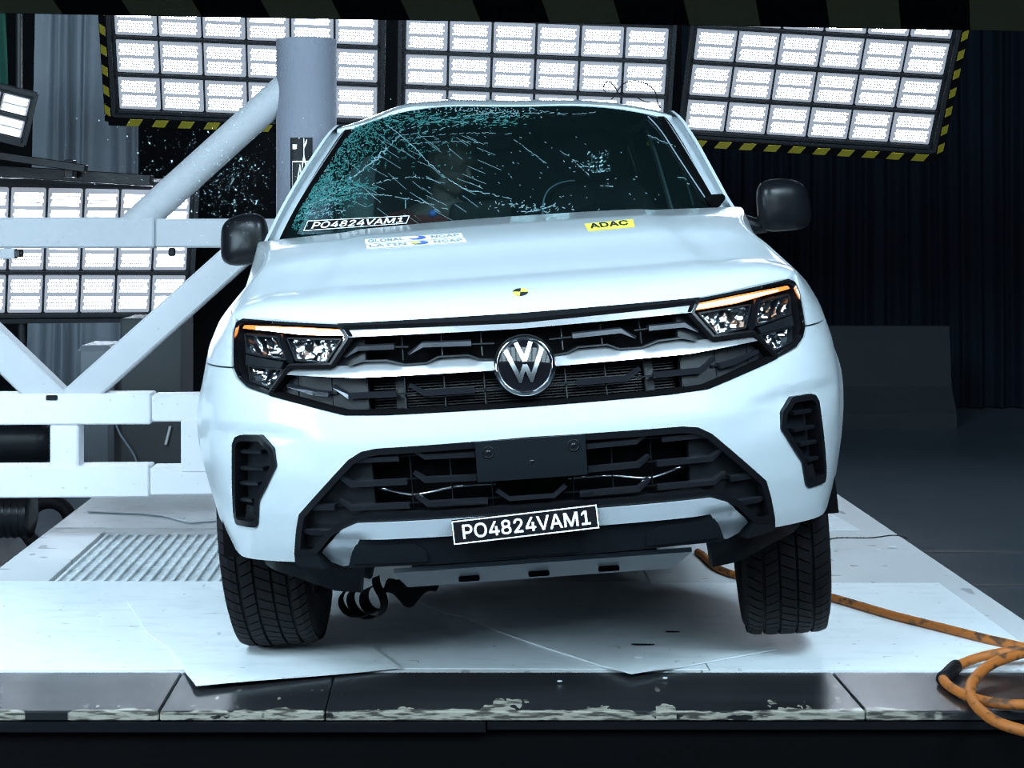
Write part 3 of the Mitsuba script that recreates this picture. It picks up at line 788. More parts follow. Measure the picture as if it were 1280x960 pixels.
HEADLAMP = [(.496, 1.063), (.47, 1.027), (.525, .955), (.641, .957), (.706, .884), (.775, .906), (.801, .928), (.816, .955), (.819, 1.052), (.810, 1.080), (.783, 1.091)]
LOWER = [(0, .737), (.41, .731), (.453, .724), (.49, .703), (.641, .552), (.655, .50), (.667, .43)]
VENT = [(.796, .772), (.735, .773), (.70, .737), (.692, .689), (.727, .63), (.755, .585), (.766, .518), (.776, .507), (.845, .508), (.849, .535), (.824, .745), (.813, .765)]
SILVER = [(0, .53), (.48, .527), (.52, .51), (.60, .436), (.588, .402), (.555, .388), (.515, .396), (.500, .445), (.478, .479), (0, .482)]

# white front bumper
arch = [(u_y(AX_Y - ARCH_R * math.cos(a)), ARCH_Z + ARCH_R * math.sin(a)) for a in np.linspace(0.28, 0.87, 8)]
right = [(u_x(x), z) for x, z in ((0, .815), (.38, .817), (.49, .821), (.61, .854), (.706, .880), (.777, .900), (.805, .923), (.822, .953))]
right += [(u_y(0.62), .953)] + arch[::-1] + [(u_x(.905), .450), (u_x(.885), .420), (u_x(.85), .409), (u_x(.667), .411)]
right += [(u_x(x), z) for x, z in LOWER[::-1]]
right = np.array(right)
white = sg.Polygon(np.vstack([right, (right * [-1, 1])[::-1]])).buffer(0)
for v in both(VENT): white = white.difference(soft(v, 0.012))


def crease(u, z):
    """The fold that runs inward from the top of the side vents."""
    a = np.abs(u)
    line = 0.775 - 0.02 * sm(u_x(.74), u_x(.55), a)
    return 0.010 * sm(0.03, 0.0, z - line) * sm(-0.09, -0.01, z - line) * sm(u_x(.52), u_x(.70), a) * sm(u_x(.93), u_x(.86), a)


bumper = car('front_bumper', panel(white, lambda u, z, d: nose(u, z, d + crease(u, z)), 0.016, 0, 0.03), M_WHITE, 35)

# black carrier behind all openings of the front
sub(bumper, 'carrier', panel(mir([(0, 1.055), (.49, 1.064), (.78, 1.094), (.822, 1.08), (.83, .90), (.70, .84), (.70, .40), (0, .385)]), nose, 0.04, 0.095, 0.0), M_DARK, 40)

# front wings
ZTOP_U = [u_x(.785), u_x(.82), u_x(.914), u_y(.50), u_y(.70), u_y(1.0), u_y(1.35), u_y(1.5)]
ZTOP_Z = [1.093, 1.103, 1.118, 1.150, 1.205, 1.270, 1.303, 1.312]


def z_top(u):
    u = np.abs(u)
    front = 1.060 + 0.004 * sm(0.3, 0.5, u) + 0.029 * sm(u_x(.42), u_x(.785), u)
    return np.where(u < ZTOP_U[0], front, np.interp(u, ZTOP_U, ZTOP_Z))


for s in (1, -1):
    uu = np.linspace(u_x(.823), u_y(1.47), 40)
    top = [(u, float(z_top(u)) - 0.004) for u in uu]
    over = [(u_y(AX_Y - ARCH_R * math.cos(a)), ARCH_Z + ARCH_R * math.sin(a)) for a in np.linspace(0.92, math.pi - 0.1, 24)]
    poly = sg.Polygon([(s * u, z) for u, z in top + [(u_y(1.47), .36)] + over[::-1] + [(u_y(.625), .958), (u_x(.8235), .958)]]).buffer(0)
    car('front_wing', panel(poly, nose, 0.022, 0, 0.03), M_WHITE, 35)

# bonnet
UC, UE = u_x(.785), u_y(1.40)
na, nb_ = 81, 70
A = np.linspace(-1, 1, na); B = np.linspace(0, 1, nb_) ** 2


def edge(u):
    return nose(u, z_top(u), 0.002)


front = edge(A * UC); left = edge(-(UC + B * (UE - UC))); rightE = edge(UC + B * (UE - UC))
back = np.stack([A * rightE[-1][0], rightE[-1][1] + 0.03 - 0.03 * A ** 2, rightE[-1][2] + 0.020 * (1 - A ** 2)], -1)
a01 = ((A + 1) / 2)[None, :, None]; b = B[:, None, None]
H = (1 - b) * front[None] + b * back[None] + (1 - a01) * left[:, None] + a01 * rightE[:, None] - ((1 - a01) * (1 - b) * front[0] + a01 * (1 - b) * front[-1] + (1 - a01) * b * back[0] + a01 * b * back[-1])
aa, bb = A[None, :], B[:, None]
bulge = 0.010 * np.sin(np.pi * bb ** 0.62) * (1 - aa ** 4) + 0.060 * (1 - np.exp(-bb / 0.055)) * (1 - bb) * (1 - np.abs(aa) ** 7)
ridge = 0.013 * (1 - sm(0.56 + 0.05 * (1 - bb), 0.66 + 0.05 * (1 - bb), np.abs(aa))) * sm(0.02, 0.25, bb) * (1 - 0.6 * bb)
H[..., 2] += bulge + ridge
HOOD = H
bonnet = car('bonnet', thick(H, np.array([0, 0.006, -0.012])), M_WHITE, 50)


def hood_at(x, y):
    """Height and normal of the bonnet over (x, y)."""
    from scipy.interpolate import LinearNDInterpolator
    global _hood
    if '_hood' not in globals(): _hood = LinearNDInterpolator(HOOD[..., :2].reshape(-1, 2), HOOD[..., 2].ravel())
    return _hood(x, y)


# upper grille
UP = [(0, 1.046), (.488, 1.060), (.466, 1.027), (.521, .957), (.643, .960), (.706, .882), (.61, .856), (.49, .823), (.38, .819), (0, .817)]
grille = car('grille', panel(soft(mir(UP), .004).difference(soft(mir(UP), .004).buffer(-0.010)), nose, 0.02, -0.004, 0.05), M_DARK, 30)
sub(grille, 'surround', panel(mir([(0, 1.062), (.50, 1.066), (.488, 1.050), (0, 1.044)]), nose, 0.02, 0.0, 0.04), M_BLACK, 30)
sub(grille, 'top_bar', panel(mir([(0, 1.041), (.488, 1.054), (.468, 1.028), (0, 1.021)]), lambda u, z, d: nose(u, z, d + .22 * (z - 1.021)), 0.02, -0.006, 0.03), M_MIDSIL, 30, label='bright silver upper bar')
MID = [(0, .94), (.084, .942), (.117, .945), (.148, .958), (.228, .959), (.26, .945), (.32, .944), (.368, .958), (.434, .960), (.473, .950), (.645, .957), (.653, .935), (.45, .919), (0, .916)]
sub(grille, 'mid_bar', panel(mir(MID), lambda u, z, d: nose(u, z, d + .22 * (z - .916) + 0.010 * sm(.941, .953, z)), 0.012, -0.004, 0.03), M_MIDSIL, 30, label='bright silver middle bar with raised humps')
line = sg.LineString([(u_x(x), z + .003) for x, z in MID[:10]]).buffer(.0022)
for s in (1, -1):
    l2 = shapely.affinity.scale(line, s, 1, origin=(0, 0))
    sub(grille, 'edge_line', panel(l2, nose, 0.02, -0.002, 0.02), M_GREYPL, 30)
# flat blanking plates at the outer ends, the cooler in the middle
for s in (1, -1):
    sub(grille, 'blanking_plate', panel(half([(.437, 1.02), (.466, 1.022), (.519, .952), (.48, .952), (.437, .962)], s), nose, 0.03, 0.035, 0.02), M_BACKPL, 30)
    sub(grille, 'blanking_plate', panel(half([(.434, .915), (.645, .93), (.70, .884), (.61, .860), (.49, .828), (.434, .825)], s), nose, 0.03, 0.035, 0.02), M_BACKPL, 30)
for i in range(13):
    z = .828 + i * .0072
    sub(grille, 'cooler_fin', panel(sg.box(-u_x(.43), z, u_x(.43), z + .0028), nose, 0.06, 0.075, 0.004), M_BLACK)
    z = .965 + i * .0044
for s in (1, -1):
    sub(grille, 'cooler_post', panel(half([(.335, .825), (.36, .825), (.36, .912), (.335, .912)], s), nose, 0.03, 0.055, 0.01), M_BACKPL)


def bar(path, th, d0, dep, s=1, taper=None):
    """A ridged bar along (x, z) points of the nose."""
    p = np.array([(s * u_x(x), z) for x, z in path])
    t = np.gradient(p, axis=0); t /= np.linalg.norm(t, axis=1, keepdims=True)
    n = np.stack([-t[:, 1], t[:, 0]], -1) * (1 if s > 0 else -1)
    w = th / 2 * (np.ones(len(p)) if taper is None else np.array(taper))
    prof = [(1, .10), (-.55, 0), (-1, .4), (-.6, 1), (.6, 1)]
    V = np.stack([nose(*(p + n * (k * w)[:, None]).T, d0 + dep * dd) for k, dd in prof], 1)
    m = len(p); q = len(prof); f = []
    for i in range(m - 1):
        for j in range(q):
            k = (j + 1) % q
            f.append([i * q + j, i * q + k, (i + 1) * q + k, (i + 1) * q + j])
    me = tm(V.reshape(-1, 3), f)
    caps = [[0, j, j + 1] for j in range(1, q - 1)] + [[(m - 1) * q, (m - 1) * q + j + 1, (m - 1) * q + j] for j in range(1, q - 1)]
    return tm(me.vertices, np.vstack([me.faces, caps]))


for s in (1, -1):
    for path in ([(.490, .976), (.452, .997), (.350, .996)], [(.312, .974), (.272, .996), (.138, .992)]):
        sub(grille, 'slat', bar(path, .016, 0.012, 0.028, s, [.5, 1, 1]), M_SLAT)
    for path in ([(.660, .905), (.585, .884), (.540, .878)], [(.526, .899), (.484, .871), (.352, .871)], [(.314, .892), (.274, .868), (.138, .868)]):
        sub(grille, 'slat', bar(path, .016, 0.012, 0.028, s, [.6, 1, 1]), M_SLAT)
    for a, b2 in (([(.350, .994), (.312, .992)]), ([(.138, .988), (.075, .986)]), ([(.540, .880), (.520, .879)]), ([(.352, .869), (.30, .868)]), ([(.138, .867), (.06, .866)])):
        sub(grille, 'link', bar([a, b2], .0045, 0.024, 0.008, s), M_GREYPL)
    for x in (.11, .22, .33):
        sub(grille, 'rib', bar([(x, 1.024), (x, .955)], .0045, 0.034, 0.01, s), M_GREYPL)
    for x, zl in ((.11, .82), (.22, .82), (.33, .82), (.437, .824), (.537, .838), (.637, .868)):
        sub(grille, 'rib', bar([(x, .918 + .03 * max(0, x - .5)), (x, zl)], .0045, 0.034, 0.01, s), M_DARK if x > .4 else M_GREYPL)

# round badge
bd = car('badge', (lambda m: m)(trimesh.creation.cylinder(0.078, 0.02, sections=72)).apply_transform(trimesh.transformations.rotation_matrix(math.pi / 2 - 0.14, [1, 0, 0])).apply_translation([0, 0.012, .926]), M_GLOSS, 40)
MB = trimesh.transformations.translation_matrix([0, 0.012, .926]) @ trimesh.transformations.rotation_matrix(-0.14, [1, 0, 0]) @ np.array([[1, 0, 0, 0], [0, 0, -1, 0], [0, 1, 0, 0], [0, 0, 0, 1.0]])


def on_badge(mesh, dz):
    mesh = mesh.copy(); mesh.apply_translation([0, 0, dz]); mesh.apply_transform(MB); return mesh


dome = trimesh.creation.revolve(np.array([[r_, 0.010 + 0.010 * (1 - (r_ / .072) ** 2)] for r_ in np.linspace(0.0, .072, 14)][::-1]), sections=72)
sub(bd, 'face', on_badge(dome, 0), M_GLOSS, True)
ring = trimesh.creation.revolve(np.array([[.068, .009], [.070, .016], [.074, .019], [.079, .017], [.083, .010], [.083, -.01], [.068, -.01], [.068, .009]]), sections=72)
sub(bd, 'ring', on_badge(ring, 0), M_CHROME, 50)
K = 0.0665
mk = [[(-.30, .93), (-.02, .21)], [(.30, .93), (.02, .21)], [(-.74, .66), (-.23, -.57)], [(-.23, -.57), (.0, .02)], [(.0, .02), (.23, -.57)], [(.23, -.57), (.74, .66)]]
vw = unary_union([sg.LineString(l).buffer(.088, cap_style=2) for l in mk]).buffer(.02).buffer(-.02)
vw = unary_union([vw, sg.Point(-.02, .2).buffer(.0)])
vw = vw.union(sg.box(-.10, .13, .10, .24)).difference(sg.box(-.3, .075, .3, .135))
vw = vw.intersection(sg.Point(0, 0).buffer(.985)).union(sg.Polygon([(-.23 - .10, -.50), (-.23 + .1, -.5), (-.23 + .05, -.70), (-.23 - .05, -.70)])).union(sg.Polygon([(.23 - .10, -.50), (.23 + .1, -.5), (.23 + .05, -.70), (.23 - .05, -.70)]))
vw = shapely.affinity.scale(vw, K, K, origin=(0, 0))
on_dome = lambda x, y, d: np.stack([x, y, .0145 + .010 * (1 - (x ** 2 + y ** 2) / .072 ** 2) - d], -1)
mm = [panel(vw, on_dome, .006, 0, .006)]
sub(bd, 'letters', [on_badge(q, 0.0) for q in mm], M_BADGELETTER, 35)

# headlamps
for s in (1, -1):
    hl = half(HEADLAMP, s)
    k = car('headlamp', panel(soft(hl, .006), nose, 0.03, 0.055, 0.0), M_GLOSS, 40)
    ringp = soft(hl, .006); ringp = ringp.difference(ringp.buffer(-0.0075))
    sub(k, 'bezel', panel(ringp, nose, 0.02, 0.002, 0.055), M_BLACK, 30)
    rim = sg.LineString([(s * u_x(x), z) for x, z in ((.69, 1.077), (.785, 1.083), (.805, 1.073), (.812, 1.05), (.810, .955), (.796, .931))]).buffer(.0022)
    sub(k, 'rim_line', panel(rim, nose, 0.02, -0.001, 0.012), M_CHROME, 30)
    drl = half([(.479, 1.031), (.496, 1.049), (.614, 1.060), (.70, 1.066), (.790, 1.071), (.796, 1.063), (.70, 1.052), (.609, 1.039), (.52, 1.033)], s)
    amber_w = 0.0034 if s > 0 else 0.0012
    core = drl.buffer(-amber_w)
    cut = sg.box(min(s * u_x(.748), s * 3), 0, max(s * u_x(.748), s * 3), 2)
    sub(k, 'indicator', panel(drl, nose, 0.012, 0.016, 0.01), M_GREYPL, 30, emit=(1.15, 0.34, 0.06), label='amber turn signal strip')
    sub(k, 'running_light', panel(core.difference(cut), nose, 0.012, 0.010, 0.004), M_LETTER, 30, emit=(2.3, 1.75, 1.25) if s > 0 else (1.5, 1.35, 1.25), label='lit daytime running strip')
    for n_, (pts, dd, freq) in enumerate(([[(.684, 1.034), (.783, 1.045), (.779, .998), (.700, .983), (.661, .977)], .018, 0], [[(.500, 1.021), (.652, 1.030), (.629, .974), (.543, .965)], .020, 1], [[(.678, .946), (.779, .956), (.775, .920), (.707, .899)], .024, 2])):
        pl = half(pts, s)

        def facets(u, z, d, n_=n_):
            c = np.abs(u) * 30 + 0.5 * np.sin(z * 40 + n_) + (z * 14 if n_ != 0 else 0)
            w = np.abs((c % 1) - 0.5) * 2
            return nose(u, z, d + 0.018 * w + 0.007 * np.sin(z * 90 + np.floor(c) * 2.1))
        sub(k, 'reflector', panel(pl, facets, 0.0055, dd, 0.02), M_CHROME, False, label='faceted chrome reflector')
        rr = pl.buffer(.004).difference(pl)
        sub(k, 'reflector_frame', panel(rr, nose, 0.02, dd - .006, 0.02), M_GREYPL, 30)
    sub(k, 'divider', panel(half([(.672, 1.045), (.690, 1.047), (.655, .968), (.640, .962), (.636, .975)], s), nose, 0.02, 0.012, 0.03), M_GLOSS, 30)
    sub(k, 'divider', panel(half([(.668, .968), (.784, .990), (.786, .962), (.676, .952)], s), nose, 0.02, 0.014, 0.03), M_GREYPL, 30)
    sub(k, 'lens', panel(soft(hl.buffer(-.003), .004), nose, 0.03, 0.004, 0.0), M_LENS, 40)

# lower grille
low = mir(LOWER + [(.655, .425), (.603, .436), (.555, .490), (.507, .516), (.48, .529), (0, .532)])
low = soft(low, .006)
lg = car('lower_grille', panel(low.difference(soft(low.buffer(-0.018), .006)), nose, 0.02, -0.004, 0.06), M_BLACK, 30)
for s in (1, -1):
    sub(lg, 'blanking_plate', panel(half([(.436, .713), (.475, .703), (.63, .55), (.648, .45), (.60, .448), (.50, .527), (.436, .535)], s).difference(half([(.3, .655), (.436, .655), (.436, .59), (.3, .59)], s)), nose, 0.03, 0.03, 0.02), M_BACKPL, 30)
    for path in ([(.492, .691), (.468, .701), (.355, .701)], [(.312, .718), (.284, .702), (.150, .700)], [(.522, .655), (.492, .634), (.338, .636)], [(.318, .660), (.288, .638), (.150, .636)],
                 [(.625, .569), (.60, .571), (.543, .571)], [(.528, .591), (.497, .568), (.336, .570)], [(.316, .595), (.285, .571), (.124, .570)], [(.645, .502), (.62, .500), (.562, .499)]):
        sub(lg, 'slat', bar(path, .018, 0.004, 0.034, s, [.5, 1, 1]), M_SLAT)
    for a, b2 in (([(.355, .703), (.30, .706)]), ([(.338, .640), (.30, .642)]), ([(.56, .640), (.50, .640)]), ([(.543, .571), (.51, .572)]), ([(.336, .573), (.30, .575)]), ([(.124, .574), (.085, .576)])):
        sub(lg, 'link', bar([a, b2], .005, 0.022, 0.008, s), M_GREYPL)
    for x, za, zb_ in ((.22, .728, .54), (.33, .728, .54), (.436, .715, .54), (.540, .640, .49), (.11, .63, .54)):
        sub(lg, 'rib', bar([(x, za), (x, zb_)], .004, 0.036, 0.01, s), M_DARK if x > .4 else M_GREYPL)
sub(lg, 'slat', bar([(-.098, .596), (-.066, .570), (.055, .570), (.088, .596)], .016, 0.004, 0.034), M_SLAT)
sub(lg, 'lower_shelf', panel(mir([(0, .552), (.30, .550), (.44, .56), (.49, .54), (.48, .53), (0, .534)]), nose, 0.03, 0.02, 0.05), M_BACKPL, 30)
for s in (1, -1):
    pa = np.array([nose(u_x(x) * s, z, .07) for x, z in ((.46, .607), (.40, .604), (.34, .590), (.25, .600), (.18, .606), (.10, .606))])
    sub(lg, 'pipe', tube(spline(pa, 30), .0045, 8), M_CHROME, True)
br = car('plate_holder', panel(sg.box(-u_x(.147), .626, u_x(.145), .735), nose, 0.03, -0.016, 0.05), M_GREYPL, 30, label='dark blank number plate holder')
for x, z in ((-.113, .705), (.113, .708)):
    c = nose(x, z, -0.016)
    t_ = trimesh.creation.torus(.0145, .0022, 28, 8); t_.apply_transform(trimesh.transformations.rotation_matrix(math.pi / 2, [1, 0, 0])); t_.apply_translation(c)
    sub(br, 'screw_boss', t_, M_BLACK, True)
    t_ = trimesh.creation.icosphere(2, .007); t_.apply_scale([1, .5, 1]); t_.apply_translation(c); sub(br, 'screw', t_, M_GLOSS, True)
t_ = trimesh.creation.icosphere(2, .006); t_.apply_scale([1, .4, 1]); t_.apply_translation(nose(0.0, .672, -.016)); sub(br, 'screw', t_, M_GLOSS, True)

# silver strip and dark lower apron
skid = car('front_skid', panel(soft(mir(SILVER), .004), lambda u, z, d: nose(u, z, d + (0.016 * sm(.495, .478, z) + .05 * sm(.47, .385, z)) * sm(u_x(.42), u_x(.50), np.abs(u))), 0.014, -0.012, 0.04), M_SKIDSIL, 35, label='satin silver lower strip')
sub(skid, 'apron', panel(mir([(0, .486), (.478, .483), (.503, .445), (.52, .394), (.4, .398), (0, .400)]), nose, 0.02, 0.004, 0.09), M_GREYPL, 30, label='dark grey apron')
for x0, x1 in ((-.508, -.300), (-.105, .105), (.300, .508)):
    p4 = [(x0 + .02, .462), (x1 - .03, .462), (x1, .440), (x1 + .005, .408), (x0, .408)] if x0 < -.3 else ([(x0 + .03, .462), (x1 - .02, .462), (x1, .408), (x0 - .005, .408), (x0, .440)] if x0 > .2 else [(x0, .462), (x1, .462), (x1 + .01, .408), (x0 - .01, .408)])
    sub(skid, 'inset', panel(soft(sg.Polygon([(u_x(x), z) for x, z in p4]), .006), nose, 0.02, -0.002, 0.02), M_GREYPL, 30)
for s in (1, -1):
    sub(skid, 'end_piece', panel(half([(.603, .436), (.667, .432), (.668, .411), (.66, .401), (.585, .392)], s), nose, 0.02, -0.002, 0.05), M_GREYPL, 30)

# side vents
for s in (1, -1):
    v = soft(half(VENT, s), .012)
    k = car('side_vent', panel(v.difference(soft(v.buffer(-0.017), .008)), nose, 0.012, -0.006, 0.045), M_BLACK, 30)
    sub(k, 'back', panel(v.buffer(-.01), nose, 0.02, 0.038, 0.0), M_GREYPL, 30)
    for x0, x1, z in ((.806, .744, .723), (.813, .742, .676), (.820, .762, .632), (.826, .786, .583)):
        sub(k, 'fin', bar([(x0, z), (x1, z + .002)], .011, 0.004, 0.03, s), M_GREYPL)
    sub(k, 'fin', panel(half([(.818, .568), (.794, .566), (.790, .527), (.830, .524)], s), nose, 0.02, 0.018, 0.02), M_BACKPL, 30)

# ------------------------------------------------------------------ cabin
POLE_CAR = RCAR.T @ (np.array([pc[0], YP, 1.3]) - CAR_T)


def crush(V):
    """The cabin side pushed in by the pole and the roof rail that buckled with it."""
    V = np.asarray(V, float).copy()
    x, y, z = V[..., 0].copy(), V[..., 1], V[..., 2]
    w = sm(1.20, 1.78, z) * sm(0.25, -0.55, x) * np.exp(-((y - 2.5) / 1.25) ** 2)
    V[..., 0] += 0.165 * w
    V[..., 2] += 0.045 * w
    # the dent itself: nothing of the left flank passes the pole
    tilt = (z - 1.3) * 0.069
    lim = POLE_CAR[0] + RP + 0.012 - tilt - 0.55 * np.maximum(0, np.abs(y - POLE_CAR[1]) - 0.10)
    V[..., 0] = np.where((x < -0.35) & (y > 1.5), np.maximum(V[..., 0], np.minimum(lim, -0.30)), V[..., 0])
    return V


def crushed(mesh):
    m = mesh.copy(); m.vertices = crush(m.vertices); return m





def flank(s):
    def f(y, z, d):
        x = np.interp(z, HZ, HX) - d
        return np.stack([s * x, y, z + 0 * y], -1)
    return f


def bez(a, b, n): return np.linspace(a, b, n)


na, nbw = 49, 22
A = np.linspace(-1, 1, na)
base = np.stack([.775 * A, 1.405 + .10 * A ** 2, 1.312 - .03 * A ** 2], -1)
topw = np.stack([.662 * A, 2.04 + .07 * A ** 2, 1.752 - .072 * np.abs(A) ** 3], -1)
Bw = np.linspace(0, 1, nbw)[:, None, None]
SCREEN = base[None] * (1 - Bw) + topw[None] * Bw
SCREEN[..., 1] -= 0.018 * np.sin(np.pi * Bw[..., 0])
SCREEN = crush(SCREEN)
car('windscreen', grid(SCREEN), M_GLASS, True, label='cracked tinted windscreen')


def screen(a, b, d=0.0):
    """A point on the windscreen, a across from -1 to 1, b up from 0 to 1, raised d in front of the glass."""
    a, b = np.asarray(a, float), np.asarray(b, float)
    i = np.clip((a + 1) / 2 * (na - 1), 0, na - 1.001); j = np.clip(b * (nbw - 1), 0, nbw - 1.001)
    i0, j0 = i.astype(int), j.astype(int); fi, fj = (i - i0)[..., None], (j - j0)[..., None]
    p = (SCREEN[j0, i0] * (1 - fi) + SCREEN[j0, i0 + 1] * fi) * (1 - fj) + (SCREEN[j0 + 1, i0] * (1 - fi) + SCREEN[j0 + 1, i0 + 1] * fi) * fj
    n = np.array([0, -.56, .83])
    return p + n * d


def screen_px(u, v):
    """The (a, b) of the windscreen that a pixel shows."""
    from scipy.optimize import fsolve
    W = lambda q: RCAR @ screen(q[0], q[1]) + CAR_T

    def e(q):
        p = W(q); k = FOCAL / (p[1] - EYE[1])
        return [PX + p[0] * k - u, PY - (p[2] - EYE[2]) * k - v]
    return fsolve(e, [(u - 640) / 230, (285 - v) / 150])


# black edge of the screen, pillars, header, roof
def strip(P, Q, off=np.array([0, .02, -.02]), n=6):
    t = np.linspace(0, 1, n)[:, None, None]
    return thick(P[None] * (1 - t) + Q[None] * t, off)


E0 = screen(A, 0 * A, .001); E1 = screen(A, 0 * A + .05, .001)
ws = f'{CAR}__windscreen'
frit = []
bb_ = np.linspace(0, 1, 24)
frit.append(strip(screen(A, 0 * A + .955, -.004), screen(A, 0 * A + 1.0, -.004), np.array([0, .002, -.003]), 3))
frit.append(strip(screen(A, 0 * A, -.004), screen(A, 0 * A + .035, -.004), np.array([0, .002, -.003]), 3))
for s in (-1, 1):
    frit.append(strip(screen(0 * bb_ + s * .955, bb_, -.004), screen(0 * bb_ + s, bb_, -.004), np.array([0, .002, -.003]), 3))
sub(ws, 'border', frit, M_DARK)
for s in (-1, 1):
    i = na - 1 if s > 0 else 0
    inner = SCREEN[:, i]
    q = np.linspace(0, 1, nbw)
    raw = base[i] * (1 - q[:, None]) + topw[i] * q[:, None]
    outer = crush(np.stack([s * (np.interp(raw[:, 2] - .006, HZ, HX)), raw[:, 1] + .055, raw[:, 2] - .006], -1))
    seal = inner + (outer - inner) * 0.30 + [0, -.004, .002]
    sub_key = car('windscreen_pillar', strip(seal, outer, np.array([-.015 * s, .03, -.01]), 6), M_WHITE, 50)
    sub(sub_key, 'seal', strip(inner, seal, np.array([-.004 * s, .02, -.01]), 3), M_DARK, 40)
# roof: rows from the header back
yr = [2.055, 2.11, 2.22, 2.5, 2.9, 3.3, 3.58, 3.64]
zr = [1.757, 1.772, 1.787, 1.806, 1.812, 1.795, 1.765, 1.75]
wr = [.722, .726, .73, .732, .73, .72, .71, .70]
dr_ = [.068, .074, .082, .094, .10, .085, .060, .05]
rows = []
for k_ in range(len(yr)):
    rows.append(np.stack([wr[k_] * A, yr[k_] + (.07 * A ** 2 if k_ < 3 else 0 * A), zr[k_] - dr_[k_] * np.abs(A) ** 3.2 - .012 * A ** 2], -1))
rows = np.array(rows)
from scipy.interpolate import CubicSpline, PchipInterpolator
RF = PchipInterpolator(np.array(yr), rows, axis=0)(np.linspace(yr[0], yr[-1], 50))
RF = crush(RF)
RF[..., 2] += 0.010 * np.sin(RF[..., 0] * 19 + 1.0) * sm(2.6, 2.0, RF[..., 1]) * sm(-.05, -.45, RF[..., 0])
roof = car('roof', thick(RF, np.array([0, 0, -.015])), M_WHITE, 50)
sub(roof, 'headliner', thick(RF[2:-2, 3:-3] * 1.0 + [0, 0, -.035], np.array([0, 0, -.006])), M_SEAT, 40)
for x in (-.42, .47):
    i = int((x / .7 + 1) / 2 * (na - 1))
    sub(roof, 'rib', tube(RF[6:46, i] + [0, 0, .001], .006, 8), M_WHITE, True)
# cabin sides with doors
zlo = .36
SIDE = [(1.475, zlo), (1.475, 1.285), (1.60, 1.35), (2.07, 1.675), (2.14, 1.70), (3.60, 1.70), (3.74, 1.62), (3.80, 1.22), (3.80, .40), (3.7, zlo)]
W1 = soft(sg.Polygon([(1.80, 1.315), (2.19, 1.605), (2.26, 1.65), (2.68, 1.67), (2.68, 1.30)]), .02)
W2 = soft(sg.Polygon([(2.78, 1.30), (2.78, 1.67), (3.36, 1.665), (3.47, 1.61), (3.53, 1.31)]), .02)
for s in (1, -1):
    k = car('cabin_side', crushed(panel(sg.Polygon(SIDE).difference(W1).difference(W2), flank(s), .035, 0, .012)), M_WHITE, 40)
    sub(k, 'window_seal', crushed(panel(unary_union([W1, W2]).buffer(.006).difference(unary_union([W1, W2]).buffer(-.012)), flank(s), .04, -.002, .056)), M_DARK, 40)
    sub(k, 'inner_trim', crushed(panel(sg.Polygon(SIDE).buffer(-.01).difference(W1.buffer(.004)).difference(W2.buffer(.004)), flank(s), .05, .054, 0)), M_SEAT, 40)
    sub(k, 'pillar_trim', crushed(panel(sg.box(2.69, .9, 2.77, 1.66), flank(s), .05, .06, .01)), M_AIRTRIM, 40)
    for w_ in (W1, W2):
        if s > 0: sub(k, 'side_window', crushed(panel(w_.buffer(.008), flank(s), .05, .02, 0)), M_SIDEGLASS, 40)
    fl = [sg.LineString([(1.50, .42), (1.50, 1.28)]), sg.LineString([(2.73, .42), (2.73, 1.70)]), sg.LineString([(3.62, .8), (3.62, 1.7)])]
    for l in fl: sub(k, 'door_gap', crushed(panel(l.buffer(.003), flank(s), .05, -.001, .01)), M_DARK)
    sub(k, 'sill_step', crushed(panel(sg.box(1.55, .34, 3.7, .40), flank(s), .1, -.03, .12)), M_BLACK, 30)
    for y in (2.52, 3.42): sub(k, 'door_handle', crushed(panel(soft(sg.box(y, 1.075, y + .19, 1.105), .01), flank(s), .03, -.03, .03)), M_BLACK, 30)
# back wall with its window, load bed
BW = soft(sg.box(-.60, 1.27, .60, 1.66), .05)
bk = lambda x, z, d: np.stack([x, 3.76 - (z - 1.2) * .22 - d, z], -1)
bwall = sg.Polygon([(-.86, .5), (.86, .5), (.80, 1.28), (.68, 1.70), (.55, 1.74), (-.55, 1.74), (-.68, 1.70), (-.80, 1.28)])
k = car('cabin_back', panel(bwall.difference(BW), bk, .05, -.02, .015), M_WHITE, 40)
sub(k, 'lining', panel(bwall.difference(BW.buffer(-.01)), bk, .05, 0, .03), M_SEAT, 40)
sub(k, 'rear_window', panel(BW.buffer(.01), bk, .1, .012, 0), M_SIDEGLASS, 40)
k = car('load_bed', [box(-.93, -.85, 3.84, 5.30, .55, 1.20, .02), box(.85, .93, 3.84, 5.30, .55, 1.20, .02), box(-.93, .93, 5.27, 5.33, .55, 1.20, .02), box(-.85, .85, 3.84, 3.90, .55, 1.16), box(-.86, .86, 3.84, 5.30, .62, .68)], M_WHITE)
# chassis, floor, arches
k = car('chassis', [box(-.48, -.38, .6, 5.2, .42, .54), box(.38, .48, .6, 5.2, .42, .54), box(-.70, .70, 1.45, 3.75, .46, .50), box(-.45, .45, .5, 1.5, .40, .62, .03)], M_DARK)
for s in (1, -1):
    sub(k, 'arch_liner', thick(np.stack([np.stack([np.full(24, s * x), AX_Y - .475 * np.cos(bez(.05, math.pi - .05, 24)), ARCH_Z + .475 * np.sin(bez(.05, math.pi - .05, 24))], -1) for x in (.52, .90)]), np.array([0, .004, .004])), M_DARK, 40)
    sub(k, 'arch_wall', box(s * .50 - .01, s * .50 + .01, .45, 1.42, .40, .95), M_DARK)
    sub(k, 'air_deflector', panel(half([(.50, .41), (.86, .41), (.845, .372), (.72, .345), (.60, .305), (.52, .300)], s), nose, .03, .07, .02), M_GREYPL, 30)
    sub(k, 'control_arm', [tube([(s * .36, .85, .33), (s * .62, .93, .27)], .03, 10), tube([(s * .36, 1.05, .33), (s * .62, .95, .27)], .03, 10)], M_DARK, 40)
